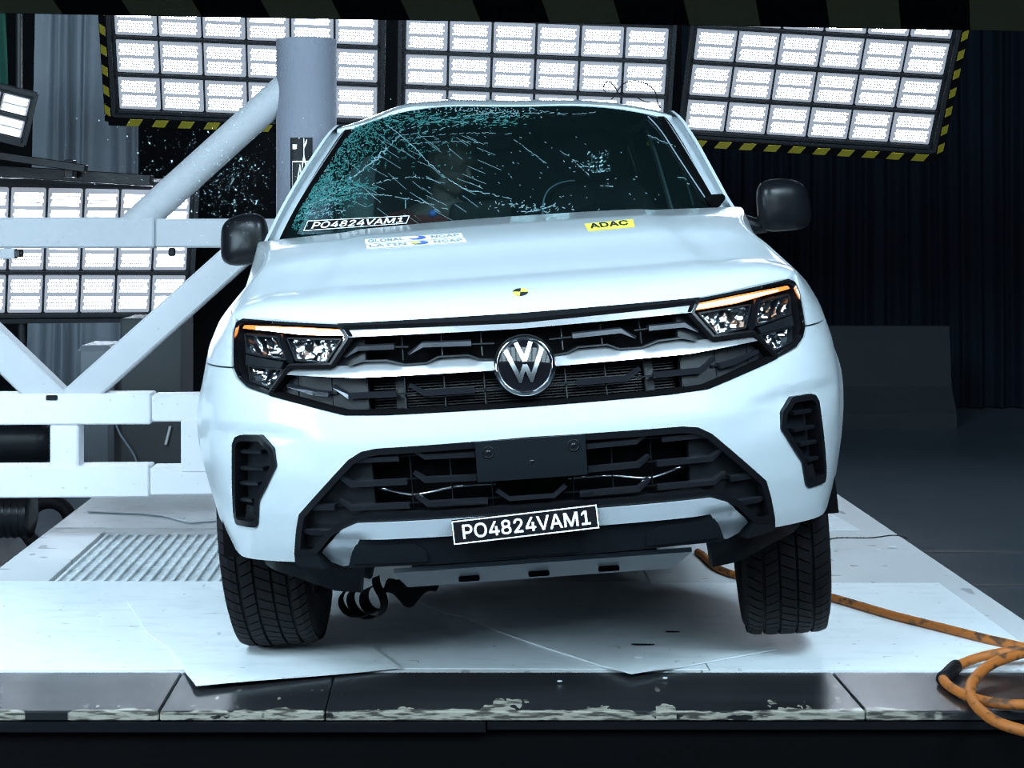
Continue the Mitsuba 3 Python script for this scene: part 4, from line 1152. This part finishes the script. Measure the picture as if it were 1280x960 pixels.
sk = [(-.36, .38, .315), (.42, .38, .315), (.37, .46, .275), (-.31, .46, .275)]
plate_pts = np.array([[(-.40, .26, .35), (.44, .26, .35)], [(-.37, .42, .275), (.40, .42, .275)], [(-.36, .95, .262), (.38, .95, .262)]])
k = car('underbody_plate', thick(plate_pts, np.array([0, .006, .012])), M_SKIDSIL, False, label='silver underbody guard plate')
for x in (-.19, .01, .21): sub(k, 'slot', box(x - .03, x + .03, .335, .350, .296, .310, .003), M_DARK)


# wheels
def make_wheel(loc, steer=0.0, camber=0.0):
    prof = np.array([[.225, -.105], [.24, -.122], [.30, -.133], [.345, -.130], [.366, -.116], [.374, -.10], [.374, .10], [.366, .116], [.345, .130], [.30, .133], [.24, .122], [.225, .105], [.225, -.105]])
    body = trimesh.creation.revolve(prof[::-1], sections=96)
    Mw = trimesh.transformations.translation_matrix(loc) @ trimesh.transformations.rotation_matrix(steer, [0, 0, 1]) @ trimesh.transformations.rotation_matrix(math.pi / 2 + camber, [0, 1, 0])
    body.apply_transform(Mw)
    k = car('wheel', body, M_RUBBER, 40)
    v, f = [], []
    n = 64
    for rib, (z0, z1, sk_) in enumerate(((-.121, -.078, .012), (-.068, -.030, -.010), (-.022, .022, .010), (.030, .068, .010), (.078, .121, -.012))):
        for i in range(n):
            a0 = 2 * math.pi * (i + .5 * (rib % 2)) / n; a1 = a0 + 2 * math.pi / n * .86
            for (a, sgn) in ((a0, 0), (a1, 0)):
                for z, da in ((z0, -sk_ / .38), ((z0 + z1) / 2, 0), (z1, sk_ / .38)):
                    ro = .384 - (.010 if abs(z) > .11 else .002 if abs(z) > .06 else 0)
                    for r_ in (.368, ro): v.append((r_ * math.cos(a + da), r_ * math.sin(a + da), z))
            o = len(v) - 12
            # index: a(0/1)*6 + zi*2 + r
            I = lambda a, zi, r_: o + a * 6 + zi * 2 + r_
            for zi in (0, 1): f += [(I(0, zi, 1), I(1, zi, 1), I(1, zi + 1, 1), I(0, zi + 1, 1)), (I(0, zi, 0), I(0, zi, 1), I(0, zi + 1, 1), I(0, zi + 1, 0)), (I(1, zi, 0), I(1, zi + 1, 0), I(1, zi + 1, 1), I(1, zi, 1))]
            f += [(I(0, 0, 0), I(1, 0, 0), I(1, 0, 1), I(0, 0, 1)), (I(0, 2, 0), I(0, 2, 1), I(1, 2, 1), I(1, 2, 0))]
    tr = tm(v, f); tr.apply_transform(Mw)
    sub(k, 'tread', tr, M_RUBBER, False, kind='stuff')
    rim = [trimesh.creation.revolve(np.array([[.225, -.105], [.232, -.112], [.236, -.11], [.215, -.08], [.20, .0], [.215, .08], [.236, .11], [.232, .112], [.225, .105]]), sections=64)]
    side = 1 if loc[0] > 0 else -1
    for i in range(5):
        a = i * 2 * math.pi / 5
        for da in (-.13, .13):
            rim.append(beam((.05 * math.cos(a), .05 * math.sin(a), .07 * side), (.215 * math.cos(a + da), .215 * math.sin(a + da), .085 * side), .03, .02, .004))
    c = trimesh.creation.cylinder(.07, .05, sections=32); c.apply_translation([0, 0, .06 * side]); rim.append(c)
    rim.append(trimesh.creation.annulus(.05, .16, .025, sections=48))
    rim = trimesh.util.concatenate(rim); rim.apply_transform(Mw)
    sub(k, 'rim', rim, M_SILVER, 40)



make_wheel((-.788, AX_Y, .409), math.radians(-3))
make_wheel((.800, AX_Y, .330), math.radians(-6))
make_wheel((-.785, AX_Y + 3.2, .398)); make_wheel((.785, AX_Y + 3.2, .30))

# wing mirrors


def mirror(s, c, w, h, tilt=0.0):
    cx, cy, cz = c
    tt, pp = np.meshgrid(np.linspace(0, 2 * np.pi, 49), np.linspace(0, np.pi, 25))
    e = lambda v, q: np.sign(v) * np.abs(v) ** q
    sx, sz, sy = e(np.sin(pp), .62) * e(np.cos(tt), .55), e(np.sin(pp), .62) * e(np.sin(tt), .55), np.cos(pp)
    taper = 1 - .16 * (sx * s > 0) * np.abs(sx) * (sz > 0) * sz
    V = np.stack([cx + w / 2 * sx * (1 - .10 * sz * (sx * s > 0)), cy + .075 * np.where(sy < 0, sy * .8, sy) * -1 * -1 + .02 * (s * sx), cz + h / 2 * sz * taper], -1)
    m = grid(V)
    k = car('wing_mirror', m, M_BLACK, True)
    foot = np.array([s * .83, cy + .05, 1.27])
    sub(k, 'mirror_arm', mani(hull([(cx - s * w * .35, cy + .03, cz - h * .36), (cx - s * w * .5, cy + .03, cz - h * .36)], [.028, .028]) + hull([(cx - s * w * .5, cy + .03, cz - h * .36), foot], [.028, .03])), M_BLACK, 40)


mirror(-1, (-.912, 1.62, 1.318), .178, .185)
mirror(1, (1.030, 1.62, 1.302), .197, .19)

# dashboard, seats
DASH = np.stack([np.stack([.74 * A, np.full(na, 1.47) + .09 * A ** 2, np.full(na, 1.285)], -1), np.stack([.76 * A, np.full(na, 1.75), np.full(na, 1.30)], -1), np.stack([.76 * A, np.full(na, 1.86), np.full(na, 1.25)], -1), np.stack([.74 * A, np.full(na, 1.84), np.full(na, .8)], -1)])
car('dashboard', thick(DASH, np.array([0, .01, -.02])), M_DARK, 30)


def seat(x, y, lean=0.0, foil=False, bag=False):
    k = car('seat', mani(hull([(x - .22, y, .80), (x + .22, y, .80), (x - .22, y + .42, .76), (x + .22, y + .42, .76)], [.07] * 4)), M_SEAT, 40)
    sub(k, 'backrest', mani(hull([(x - .20 + lean, y + .46, .80), (x + .20 + lean, y + .46, .80), (x - .19 + lean, y + .60, 1.30), (x + .19 + lean, y + .60, 1.30), (x - .13 + lean, y + .63, 1.42), (x + .13 + lean, y + .63, 1.42)], [.07, .07, .055, .055, .05, .05])), M_SEAT, 40)
    sub(k, 'headrest', mani(hull([(x - .085 + lean, y + .60, 1.50), (x + .085 + lean, y + .60, 1.50), (x - .09 + lean, y + .60, 1.60), (x + .09 + lean, y + .60, 1.60), (x + lean, y + .58, 1.63)], [.045] * 5)), M_SEAT, 40)
    for q in (-.05, .05): sub(k, 'post', tube([(x + q + lean, y + .61, 1.40), (x + q + lean, y + .605, 1.52)], .007, 8), M_SILVER, True)
    sub(k, 'piping', tube(spline([(x - .255 + lean, y + .52, 1.2), (x - .245 + lean, y + .545, 1.33), (x - .21 + lean, y + .56, 1.435), (x - .15 + lean, y + .565, 1.462), (x - .10 + lean, y + .565, 1.465)], 24), .004, 6), M_GREYINK, True)
    return k


SX = .46
k = seat(SX, 2.02)
gx, gz = np.meshgrid(np.linspace(-.052, .052, 14), np.linspace(-.045, .045, 12))
nn = meshkit.fbm(np.stack([gx * 60, gz * 60, 0 * gx], -1), 3, 5)
sub(k, 'foil_patch', thick(np.stack([SX + gx, 2.02 + .545 + .035 * nn - .02, 1.535 + gz], -1), np.array([0, .004, 0])), M_FOIL, False, label='crumpled foil patch on the headrest')
seat(-.42, 2.10, .05)
rb = car('rear_bench', mani(hull([(-.62, 3.45, .85), (.62, 3.45, .85), (-.62, 3.58, 1.22), (.62, 3.58, 1.22)], [.07] * 4)), M_SEAT, 40)
for x in (-.40, -.06, .40): sub(rb, 'headrest', mani(hull([(x - .10, 3.56, 1.30), (x + .10, 3.56, 1.30), (x - .08, 3.56, 1.40), (x + .08, 3.56, 1.40)], [.045] * 4)), M_SEAT, 40)
st = trimesh.creation.torus(.185, .016, 48, 14); st.apply_transform(trimesh.transformations.rotation_matrix(math.radians(68), [1, 0, 0])); st.apply_translation([SX - .05, 1.98, 1.17])
st = car('steering_wheel', st, M_DARK, True)
sub(st, 'boss', mani(hull([(SX - .05, 1.96, 1.16), (SX - .05, 1.9, 1.13)], [.06, .04])), M_DARK, 40)
m = mani(hull([(-.055, 1.93, 1.64), (.075, 1.93, 1.64), (-.05, 1.94, 1.60), (.07, 1.94, 1.60)], [.015] * 4))
im = car('inner_mirror', m, M_DARK, 40); sub(im, 'stalk', tube([(.01, 1.94, 1.63), (.01, 1.93, 1.71)], .01, 8), M_DARK, True)
pod = car('dash_pod', mani(hull([(-.155, 1.60, 1.30), (.035, 1.60, 1.30), (-.14, 1.60, 1.365), (.02, 1.60, 1.365)], [.03] * 4)), M_SEAT, 40)
bag = mani(hull([(-.60, 2.0, 1.28), (-.60, 2.0, 1.50), (-.57, 2.12, 1.55), (-.52, 2.0, 1.36), (-.56, 2.3, 1.3)], [.035, .035, .03, .035, .03]))
car('curtain_airbag', crushed(bag), M_BAG, 50)

# ------------------------------------------------------------------ things stuck to the truck
from scipy.interpolate import LinearNDInterpolator


def project(V):
    W = np.asarray(V) @ RCAR.T + CAR_T
    k = FOCAL / (W[..., 1] - EYE[1])
    return np.stack([PX + W[..., 0] * k, PY - (W[..., 2] - EYE[2]) * k], -1)


_q = screen(*np.meshgrid(np.linspace(-1, 1, 80), np.linspace(0, 1, 60)), 0.0)
SCR = LinearNDInterpolator(project(_q).reshape(-1, 2), _q.reshape(-1, 3))
HOODMAP = LinearNDInterpolator(project(HOOD).reshape(-1, 2), HOOD.reshape(-1, 3))
NS, NH = np.array([0, -.56, .83]), np.array([0, -.25, .97])


def decal(mesh, quad, lookup, normal, lift):
    """A flat mesh in the unit square laid on a surface of the truck between four corners (lower left, lower right, upper right, upper left)."""
    q = np.asarray(quad, float); v = mesh.vertices
    s, t = v[:, :1], v[:, 1:2]
    p = (q[0] * (1 - s) + q[1] * s) * (1 - t) + (q[3] * (1 - s) + q[2] * s) * t
    w = lookup(p)
    ok = ~np.isnan(w[:, 0])
    w = np.where(ok[:, None], w, np.nanmean(w, axis=0))
    m = mesh.copy(); m.vertices = w + normal * (lift + v[:, 2:3]); return m


def unit_panel(poly, th=.001, h=.08):
    return panel(poly, lambda x, y, d: np.stack([x, y, th - d + 0 * x], -1), h, 0, th)


def unit_text(text, x0, x1, y0, y1, bold=True, th=.0012):
    m = meshkit.text_mesh(text, 1.0, .001, bold)
    b = m.bounds
    m.vertices = np.c_[x0 + (m.vertices[:, 0] - b[0, 0]) / (b[1, 0] - b[0, 0]) * (x1 - x0), y0 + (m.vertices[:, 1] - b[0, 1]) / (b[1, 1] - b[0, 1]) * (y1 - y0), m.vertices[:, 2] * 0 + np.where(m.vertices[:, 2] > 0.0005, th, 0)]
    return m


frame_sq = sg.box(0, 0, 1, 1).difference(sg.box(.008, .06, .992, .94))
SQ = [(379, 290.6), (508.5, 281.0), (512.5, 271.2), (385, 277.6)]
k = car('test_number_card', decal(unit_panel(sg.box(0, 0, 1, 1)), SQ, SCR, NS, .004), M_PLATE, False, label='black card reading PO4824VAM1 in the windscreen corner')
sub(k, 'frame_line', decal(unit_panel(frame_sq, .001, .05), SQ, SCR, NS, .0055), M_LETTER)
sub(k, 'lettering', decal(unit_text('PO4824VAM1', .07, .955, .17, .83), SQ, SCR, NS, .0055), M_LETTER)
# number plate on the bumper
PW_, PH_ = .392, .066
Mp = trimesh.transformations.translation_matrix([-.029, .012, .503]) @ trimesh.transformations.rotation_matrix(-math.radians(2.5), [0, 1, 0]) @ np.array([[1, 0, 0, 0], [0, 0, -1, 0], [0, 1, 0, 0], [0, 0, 0, 1.0]])


def plate2d(m, z):
    m = m.copy(); m.vertices = np.c_[(m.vertices[:, 0] - .5) * PW_, (m.vertices[:, 1] - .5) * PH_, m.vertices[:, 2] + z]; m.apply_transform(Mp); return m


k = car('test_number_plate', box(-PW_ / 2, PW_ / 2, -PH_ / 2, PH_ / 2, -.012, 0, .002).apply_transform(Mp), M_PLATE, False, label='black plate reading PO4824VAM1 on the lower strip')
fq = sg.box(0.003, .02, .997, .98).difference(sg.box(.012, .075, .988, .925))
sub(k, 'frame_line', plate2d(unit_panel(fq, .001, .05), .0), M_LETTER)
sub(k, 'lettering', plate2d(unit_text('PO4824VAM1', .07, .945, .20, .80, True), 0), M_LETTER)
# stickers on the bonnet
AQ = [(735.5, 289.5), (793.5, 284), (791, 274.5), (730.5, 280.5)]
k = car('yellow_sticker', decal(unit_panel(sg.box(0, 0, 1, 1), .0008), AQ, HOODMAP, NH, .0012), M_STICKYEL, label='yellow sticker with black letters')
sub(k, 'lettering', decal(unit_text('ADAC', .08, .88, .30, .92), AQ, HOODMAP, NH, .0022), M_INK)
for q, word in (([(457, 305.5), (579, 297), (576.5, 291.8), (456, 299.8)], 'GLOBAL'), ([(459, 311.5), (583.5, 303), (580.5, 298.2), (457.5, 306.5)], 'LATIN')):
    k = car('white_sticker', decal(unit_panel(sg.box(0, 0, 1, 1), .0008), q, HOODMAP, NH, .0012), M_STICKWHITE, label='white sticker with grey letters and a small oval')
    sub(k, 'lettering', [decal(unit_text(w_, x0, x1, .2, .8), q, HOODMAP, NH, .0022) for w_, x0, x1 in ((word, .03, .40), ('NCAP', .68, .97))], M_GREYINK)
    sub(k, 'oval', decal(unit_panel(shapely.affinity.scale(sg.Point(.54, .5).buffer(1), .085, .42), .0008, .05), q, HOODMAP, NH, .0022), M_BLUE)
    sub(k, 'oval', decal(unit_panel(shapely.affinity.scale(sg.Point(.50, .62).buffer(1), .055, .24), .0008, .05), q, HOODMAP, NH, .0028), M_STICKYEL if word == 'LATIN' else M_STICKWHITE)
# round black and yellow target
c0 = HOODMAP([(650.5, 365.5)])[0]
hn = HOODMAP([(650.5, 362), (650.5, 369), (654, 365.5), (647, 365.5)])
n0 = np.cross(hn[2] - hn[3], hn[0] - hn[1]); n0 /= np.linalg.norm(n0)
tx_ = (hn[2] - hn[3]) / np.linalg.norm(hn[2] - hn[3]); ty_ = np.cross(n0, tx_)
kt = None
for i in range(4):
    a = np.linspace(i * math.pi / 2, (i + 1) * math.pi / 2, 10)
    poly = sg.Polygon([(0, 0)] + [(.0215 * math.cos(t), .0215 * math.sin(t)) for t in a])
    m = trimesh.creation.extrude_polygon(poly, .0012); m.apply_transform(np.vstack([np.c_[tx_, ty_, n0, c0 + n0 * .001], [0, 0, 0, 1]]))
    if kt is None: kt = car('target_mark', m, M_STICKYEL if i % 2 == 0 else M_INK, label='round black and yellow target mark')
    else: sub(kt, 'quadrant', m, M_STICKYEL if i % 2 == 0 else M_INK)

# ------------------------------------------------------------------ cracks in the windscreen
def strokes(P0, P1, w):
    """Thin slivers on the glass from pixel to pixel, w pixels wide."""
    P0, P1 = np.atleast_2d(P0), np.atleast_2d(P1)
    d = P1 - P0; n = np.stack([-d[:, 1], d[:, 0]], -1) / (np.linalg.norm(d, axis=1, keepdims=True) + 1e-9) * np.asarray(w).reshape(-1, 1) / 2
    Q = np.stack([P0 - n, P0 + n, P1 + n, P1 - n], 1)
    V = SCR(Q.reshape(-1, 2)).reshape(-1, 4, 3)
    V = V[~np.isnan(V).any((1, 2))]
    lift = rng.uniform(.002, .006, (len(V), 1, 1))
    top, bot = V + NS * lift, V + NS * (lift - .0008)
    v = np.concatenate([top, bot], 1).reshape(-1, 3)
    f = np.array([(0, 1, 2), (0, 2, 3), (4, 6, 5), (4, 7, 6), (0, 4, 5), (0, 5, 1), (1, 5, 6), (1, 6, 2), (2, 6, 7), (2, 7, 3), (3, 7, 4), (3, 4, 0)])
    return tm(v, (f[None] + 8 * np.arange(len(V))[:, None, None]).reshape(-1, 3))


def scatter(n, centre_line, spread, l0, l1, ang, dang, w0, w1):
    """n slivers about a polyline of pixels."""
    c = spline(centre_line, 200) if len(centre_line) > 2 else np.linspace(*np.asarray(centre_line, float), 200)
    i = rng.integers(0, 200, n)
    p = c[i] + rng.normal(0, 1, (n, 2)) * spread
    a = np.radians(ang) + rng.normal(0, math.radians(dang), n)
    L = rng.uniform(l0, l1, n)
    d = np.stack([np.cos(a), -np.sin(a)], -1) * L[:, None]
    return strokes(p - d / 2, p + d / 2, rng.uniform(w0, w1, n))


teal = [scatter(2000, [(462, 142), (420, 172), (398, 205), (382, 240), (372, 280)], (11, 9), 1.0, 4.0, 60, 60, .4, 1.0),
        scatter(600, [(470, 145), (450, 175), (425, 215), (400, 250)], (16, 12), 1.0, 4.0, 30, 60, .35, .8),
        scatter(420, [(372, 250), (410, 240), (450, 235)], (14, 10), 2.0, 7.0, 15, 35, .35, .8),
        scatter(400, [(470, 150), (540, 150), (640, 150)], (20, 5), 1.5, 6.0, 8, 15, .3, .7),
        scatter(260, [(430, 200), (500, 175), (560, 190)], (25, 16), 1.0, 5.0, 20, 50, .3, .6)]
sub(ws, 'crazing', teal, M_CRAZE, kind='stuff', label='green crazed broken glass')


def crack(pts, n=30, jit=1.2, w=.6, gap=.25):
    p = spline(pts, n) if len(pts) > 2 else np.asarray(pts[0], float) + (np.asarray(pts[1], float) - pts[0]) * np.linspace(0, 1, n)[:, None]
    p = p + rng.normal(0, jit * .35, p.shape)
    keep = rng.uniform(size=n - 1) > gap
    return strokes(p[:-1][keep], p[1:][keep], rng.uniform(.5, 1.2, keep.sum()) * w)


white_c = [crack([(482, 157), (520, 188), (560, 225), (606, 242)], 60, 1.0, .9, .05), crack([(606, 242), (640, 250)], 12, 1, .7),
           crack([(437, 225), (472, 197), (500, 170)], 40, 2.5, 1.3, .1), crack([(465, 205), (480, 192)], 30, 4, 1.4),
           crack([(500, 170), (560, 160), (622, 147), (660, 146)], 60, .8, .5), crack([(495, 166), (560, 150), (640, 140)], 60, .8, .5), crack([(500, 176), (570, 168), (640, 168)], 50, .8, .4), crack([(510, 182), (560, 178), (610, 180)], 40, .8, .4),
           crack([(465, 232), (490, 225), (520, 223), (555, 230)], 50, 1.2, .7), crack([(440, 243), (480, 245), (520, 252), (560, 262)], 50, 1.2, .7), crack([(365, 273), (400, 268), (432, 264)], 30, 1.5, .9), crack([(370, 262), (400, 252), (430, 235), (445, 225)], 40, 2.0, 1.0),
           crack([(372, 268), (410, 262), (440, 235)], 40, 2, .8), crack([(810, 170), (857, 189)], 24, .4, .8, .1), crack([(642, 175), (685, 207)], 24, .4, .6, .2), crack([(715, 200), (738, 222)], 16, .4, .6, .1), crack([(700, 190), (730, 208)], 14, .4, .4),
           crack([(640, 265), (680, 262), (694, 256)], 30, 1.0, .9), crack([(723, 209), (736, 209)], 6, .3, .7, 0), crack([(847, 222), (858, 225)], 6, .3, .7, 0), crack([(750, 233), (766, 234)], 8, .5, .8), crack([(507, 248), (507, 262)], 6, .2, .9, 0),
           crack([(660, 135), (700, 143), (745, 141)], 30, .8, .5), crack([(560, 150), (600, 144), (650, 142), (700, 143)], 40, 1, .6)]
for _i in range(46):
    a0_ = rng.uniform(-.75, -.35); c_ = np.array([rng.uniform(430, 600), rng.uniform(165, 270)]); L_ = rng.uniform(8, 34)
    white_c.append(strokes(c_, c_ + L_ * np.array([math.cos(a0_), -math.sin(a0_)]), .28))
white_c += [scatter(160, [(540, 136), (650, 142)], (30, 3), .8, 2.5, 30, 60, .5, 1.2), scatter(220, [(400, 215), (385, 260)], (22, 18), 1, 4, 45, 60, .5, 1.0), scatter(90, [(560, 200), (800, 230)], (60, 28), .8, 3.0, -30, 25, .4, .9), scatter(60, [(625, 256), (700, 262)], (20, 3), 1, 4, 0, 40, .5, 1)]
sub(ws, 'cracks', white_c, M_CRACK, kind='stuff', label='white crack lines and splinters')
# cable taped along the pillar
cable_pts = screen(np.array([.93, .955, .965, .972, .98, .985]), np.array([.95, .84, .62, .40, .22, .12]), .006)
car('taped_cable', tube(spline(cable_pts, 30), .0028, 6), M_GREYINK, True)
c = screen(np.array(.985), np.array(.10), .01)
car('cable_tape', mani(hull([c + [.0, -.01, .01], c + [.05, .02, .012], c + [.02, 0, -.02]], [.016, .014, .012])), M_DARK, 40)

# ------------------------------------------------------------------ things in, on and under the truck
def body(bones, edge=0.014, rounds=8):
    m = m3.Manifold.batch_boolean([hull([a, b], [ra, rb], 20) for a, ra, b, rb in bones], m3.OpType.Add)
    t = mani(m.refine_to_length(edge))
    t.merge_vertices(); trimesh.smoothing.filter_taubin(t, iterations=rounds)
    return t


def to_world(m):
    m = m.copy(); m.apply_transform(MCAR); return m


r = root('crash_test_dummy'); tag(r, 'seated crash test dummy in a dark red shirt behind the cracked windscreen, head lolling sideways', 'crash test dummy')
hc = RCAR.T @ (at(563, 206, 2.45) - CAR_T)
hipL, hipR = (-.50, 2.30, .93), (-.32, 2.28, .93)
neck0 = hc + np.array([-.05, .03, -.17])
chest = (np.array(hipL) + hipR) / 2 * .35 + neck0 * .65 + [0, .02, -.04]
shL, shR = neck0 + np.array([-.19, .03, -.09]), neck0 + np.array([.17, -.01, -.10])
bones = [(hipL, .11, hipR, .11), (hipL, .12, chest, .13), (hipR, .12, chest, .13), (chest, .135, shL, .075), (chest, .135, shR, .075), (shL, .07, neck0, .06), (shR, .07, neck0, .06),
         (neck0, .058, hc + [-.02, .02, -.08], .055),
         (shL, .062, (-.50, 2.22, 1.08), .046), ((-.50, 2.22, 1.08), .044, (-.48, 2.02, .98), .034), (shR, .062, (-.12, 2.22, 1.07), .046), ((-.12, 2.22, 1.07), .044, (-.25, 2.02, .98), .034),
         (hipL, .10, (-.52, 1.88, .98), .068), (hipR, .10, (-.30, 1.88, .98), .068), ((-.52, 1.88, .98), .064, (-.52, 1.72, .62), .045), ((-.30, 1.88, .98), .064, (-.30, 1.72, .62), .045), ((-.52, 1.72, .62), .045, (-.52, 1.62, .57), .04), ((-.30, 1.72, .62), .045, (-.30, 1.62, .57), .04)]
for hx, sgn in ((-.48, 1), (-.25, -1)):
    bones.append(((hx, 2.02, .98), .034, (hx + .01 * sgn, 1.96, .985), .036))
    for q, (dx, L_) in enumerate(((-.03, .060), (-.010, .070), (.010, .066), (.03, .052))):
        bones.append(((hx + dx, 1.945, .985), .010, (hx + dx * 1.1, 1.945 - L_ * .6, .995), .009)); bones.append(((hx + dx * 1.1, 1.945 - L_ * .6, .995), .009, (hx + dx * 1.1, 1.945 - L_, .98), .008))
    bones.append(((hx + .03 * sgn, 1.98, .985), .012, (hx + .06 * sgn, 1.94, .985), .010))
# head in its own frame: f forward (towards the image right and a little down), then tilted
f_ = np.array([.72, -.62, -.32]); f_ /= np.linalg.norm(f_)
s_ = np.cross([.18, 0, 1.0], f_); s_ /= np.linalg.norm(s_); u_ = np.cross(f_, s_)
HD = lambda a, b, c_: hc + f_ * a + s_ * b + u_ * c_
bones += [(HD(-.02, 0, .035), .088, HD(.022, 0, .03), .082), (HD(-.03, 0, .0), .075, HD(.03, 0, -.03), .062), (HD(.035, 0, -.05), .05, HD(.06, 0, -.085), .028), (HD(.02, .03, -.07), .035, HD(.05, .012, -.09), .022), (HD(.02, -.03, -.07), .035, HD(.05, -.012, -.09), .022),
          (HD(.082, 0, .02), .012, HD(.108, 0, -.022), .014), (HD(.088, .036, .033), .013, HD(.096, 0, .036), .010), (HD(.088, -.036, .033), .013, HD(.096, 0, .036), .010), (HD(.080, .016, -.052), .010, HD(.080, -.016, -.052), .010), (HD(.078, .014, -.066), .010, HD(.078, -.014, -.066), .010),
          (HD(-.01, .080, .02), .018, HD(-.005, .082, -.02), .014), (HD(-.01, -.080, .02), .018, HD(-.005, -.082, -.02), .014)]
add(f'{r}__body', to_world(body(bones, .012, 5)), M_SKIN, 60)
for q in (.034, -.034): add(f'{r}__eye', to_world(mani(hull([HD(.078, q, .014), HD(.079, q * 1.1, .014)], [.012, .011]))), M_INK, True)
shirt = [(hipL, .125, chest, .145), (hipR, .125, chest, .145), (chest, .150, shL, .088), (chest, .150, shR, .088), (shL, .085, neck0 + np.array([-.03, 0, -.03]), .055), (shR, .085, neck0 + np.array([.02, 0, -.03]), .055), (shL, .078, shL * .55 + np.array((-.50, 2.22, 1.08)) * .45, .062), (shR, .078, shR * .55 + np.array((-.12, 2.22, 1.07)) * .45, .062)]
add(f'{r}__shirt', to_world(body(shirt, .02, 5)), M_SHIRT, 60)
t_ = trimesh.creation.icosphere(2, .016); t_.apply_translation(RCAR.T @ (at(541, 267, 2.2) - CAR_T))
add(f'{r}__marker', to_world(t_), M_BLUE, True, label='small blue marker')

r = root('roof_cable'); tag(r, 'thin black cable looping up from the truck roof', 'cable')
for pts in ([(764, 122), (770, 115), (778, 104), (791, 99), (806, 102), (819, 113), (822, 126), (826, 133)], [(757, 113), (755, 104), (760, 100), (768, 106), (775, 116), (790, 118), (800, 122), (812, 126)]):
    add(f'{r}__strand', tube(spline([at(u, v + 2, 2.28 + .01 * i) for i, (u, v) in enumerate(pts)], 50), .0021, 6), M_RUBBER, True)

r = root('webbing_strap'); tag(r, 'tangled black webbing strap hanging below the bumper beside the front wheel', 'strap')


def ribbon(pts, w, axis, th=.003):
    c = spline(pts, 40)
    return thick(np.stack([c - np.asarray(axis) * w / 2, c + np.asarray(axis) * w / 2], 0), np.array([0, .001, th]))


YS = .72
add(f'{r}__loop', ribbon([at(455, 712, YS), at(436, 735, YS), at(426, 750, YS), at(432, 764, YS), at(447, 770, YS), at(462, 768, YS)], .055, (.25, .95, 0)), M_RUBBER)
add(f'{r}__loop', ribbon([at(448, 735, YS), at(438, 748, YS), at(443, 762, YS), at(458, 772, YS), at(474, 770, YS), at(480, 752, YS), at(474, 738, YS), at(470, 722, YS)], .050, (.45, .89, 0)), M_RUBBER)
add(f'{r}__loop', ribbon([at(462, 735, YS), at(455, 750, YS), at(464, 764, YS), at(478, 760, YS)], .05, (.55, .8, .1)), M_RUBBER)
gx, gy = np.meshgrid(np.linspace(0, 1, 16), np.linspace(0, 1, 10))
cl = np.array(at(478, 742, .70))[None, None] + gx[..., None] * (at(541, 741, .86) - at(478, 742, .70)) + gy[..., None] * np.array([.03, .12, .03]) + np.stack([0 * gx, 0 * gx, .016 * np.sin(gx * 9 + gy * 4) - .03 * np.sin(gx * 3.1) * (1 - gy)], -1)
add(f'{r}__flap', thick(cl, np.array([0, 0, .004])), M_RUBBER, 40)
add(f'{r}__buckle', beam(at(463, 700, .70), at(458, 722, .70), .035, .03, .006), M_GREYPL)

# ------------------------------------------------------------------ splinters of glass in the air
def splinters(n, centre, spread, y0, y1, s0, s1, seed):
    g = np.random.default_rng(seed)
    u, v = g.normal(centre[0], spread[0], n), g.normal(centre[1], spread[1], n)
    Y = g.uniform(y0, y1, n)
    c = np.stack([(u - PX) * (Y - EYE[1]) / FOCAL, Y, EYE[2] - (v - PY) * (Y - EYE[1]) / FOCAL], -1)
    size = s0 * (s1 / s0) ** (g.uniform(size=n) ** 2.2)
    tet = g.normal(0, 1, (n, 4, 3)); tet /= np.linalg.norm(tet, axis=-1, keepdims=True)
    tet *= size[:, None, None] * g.uniform(.4, 1.3, (n, 1, 3))
    v = (c[:, None] + tet).reshape(-1, 3)
    f = np.array([(0, 1, 2), (0, 3, 1), (0, 2, 3), (1, 3, 2)])
    return tm(v, (f[None] + 4 * np.arange(n)[:, None, None]).reshape(-1, 3))


sp = [splinters(620, (285, 228), (36, 30), 2.0, 2.5, .0012, .0065, 1), splinters(350, (230, 200), (55, 42), 1.9, 2.5, .0010, .0055, 2), splinters(180, (360, 170), (40, 70), 1.9, 2.5, .0008, .003, 3),
      splinters(120, (560, 128), (80, 14), 1.9, 2.4, .0008, .0032, 4), splinters(70, (310, 290), (20, 10), 1.2, 1.5, .0008, .003, 5), splinters(60, (250, 300), (90, 40), 1.8, 2.4, .0008, .0025, 6)]
add('glass_splinters', sp, M_SHARD, False, 'cloud of pale glass splinters flying between the white pole and the wing mirror', 'glass splinters', kind='stuff')
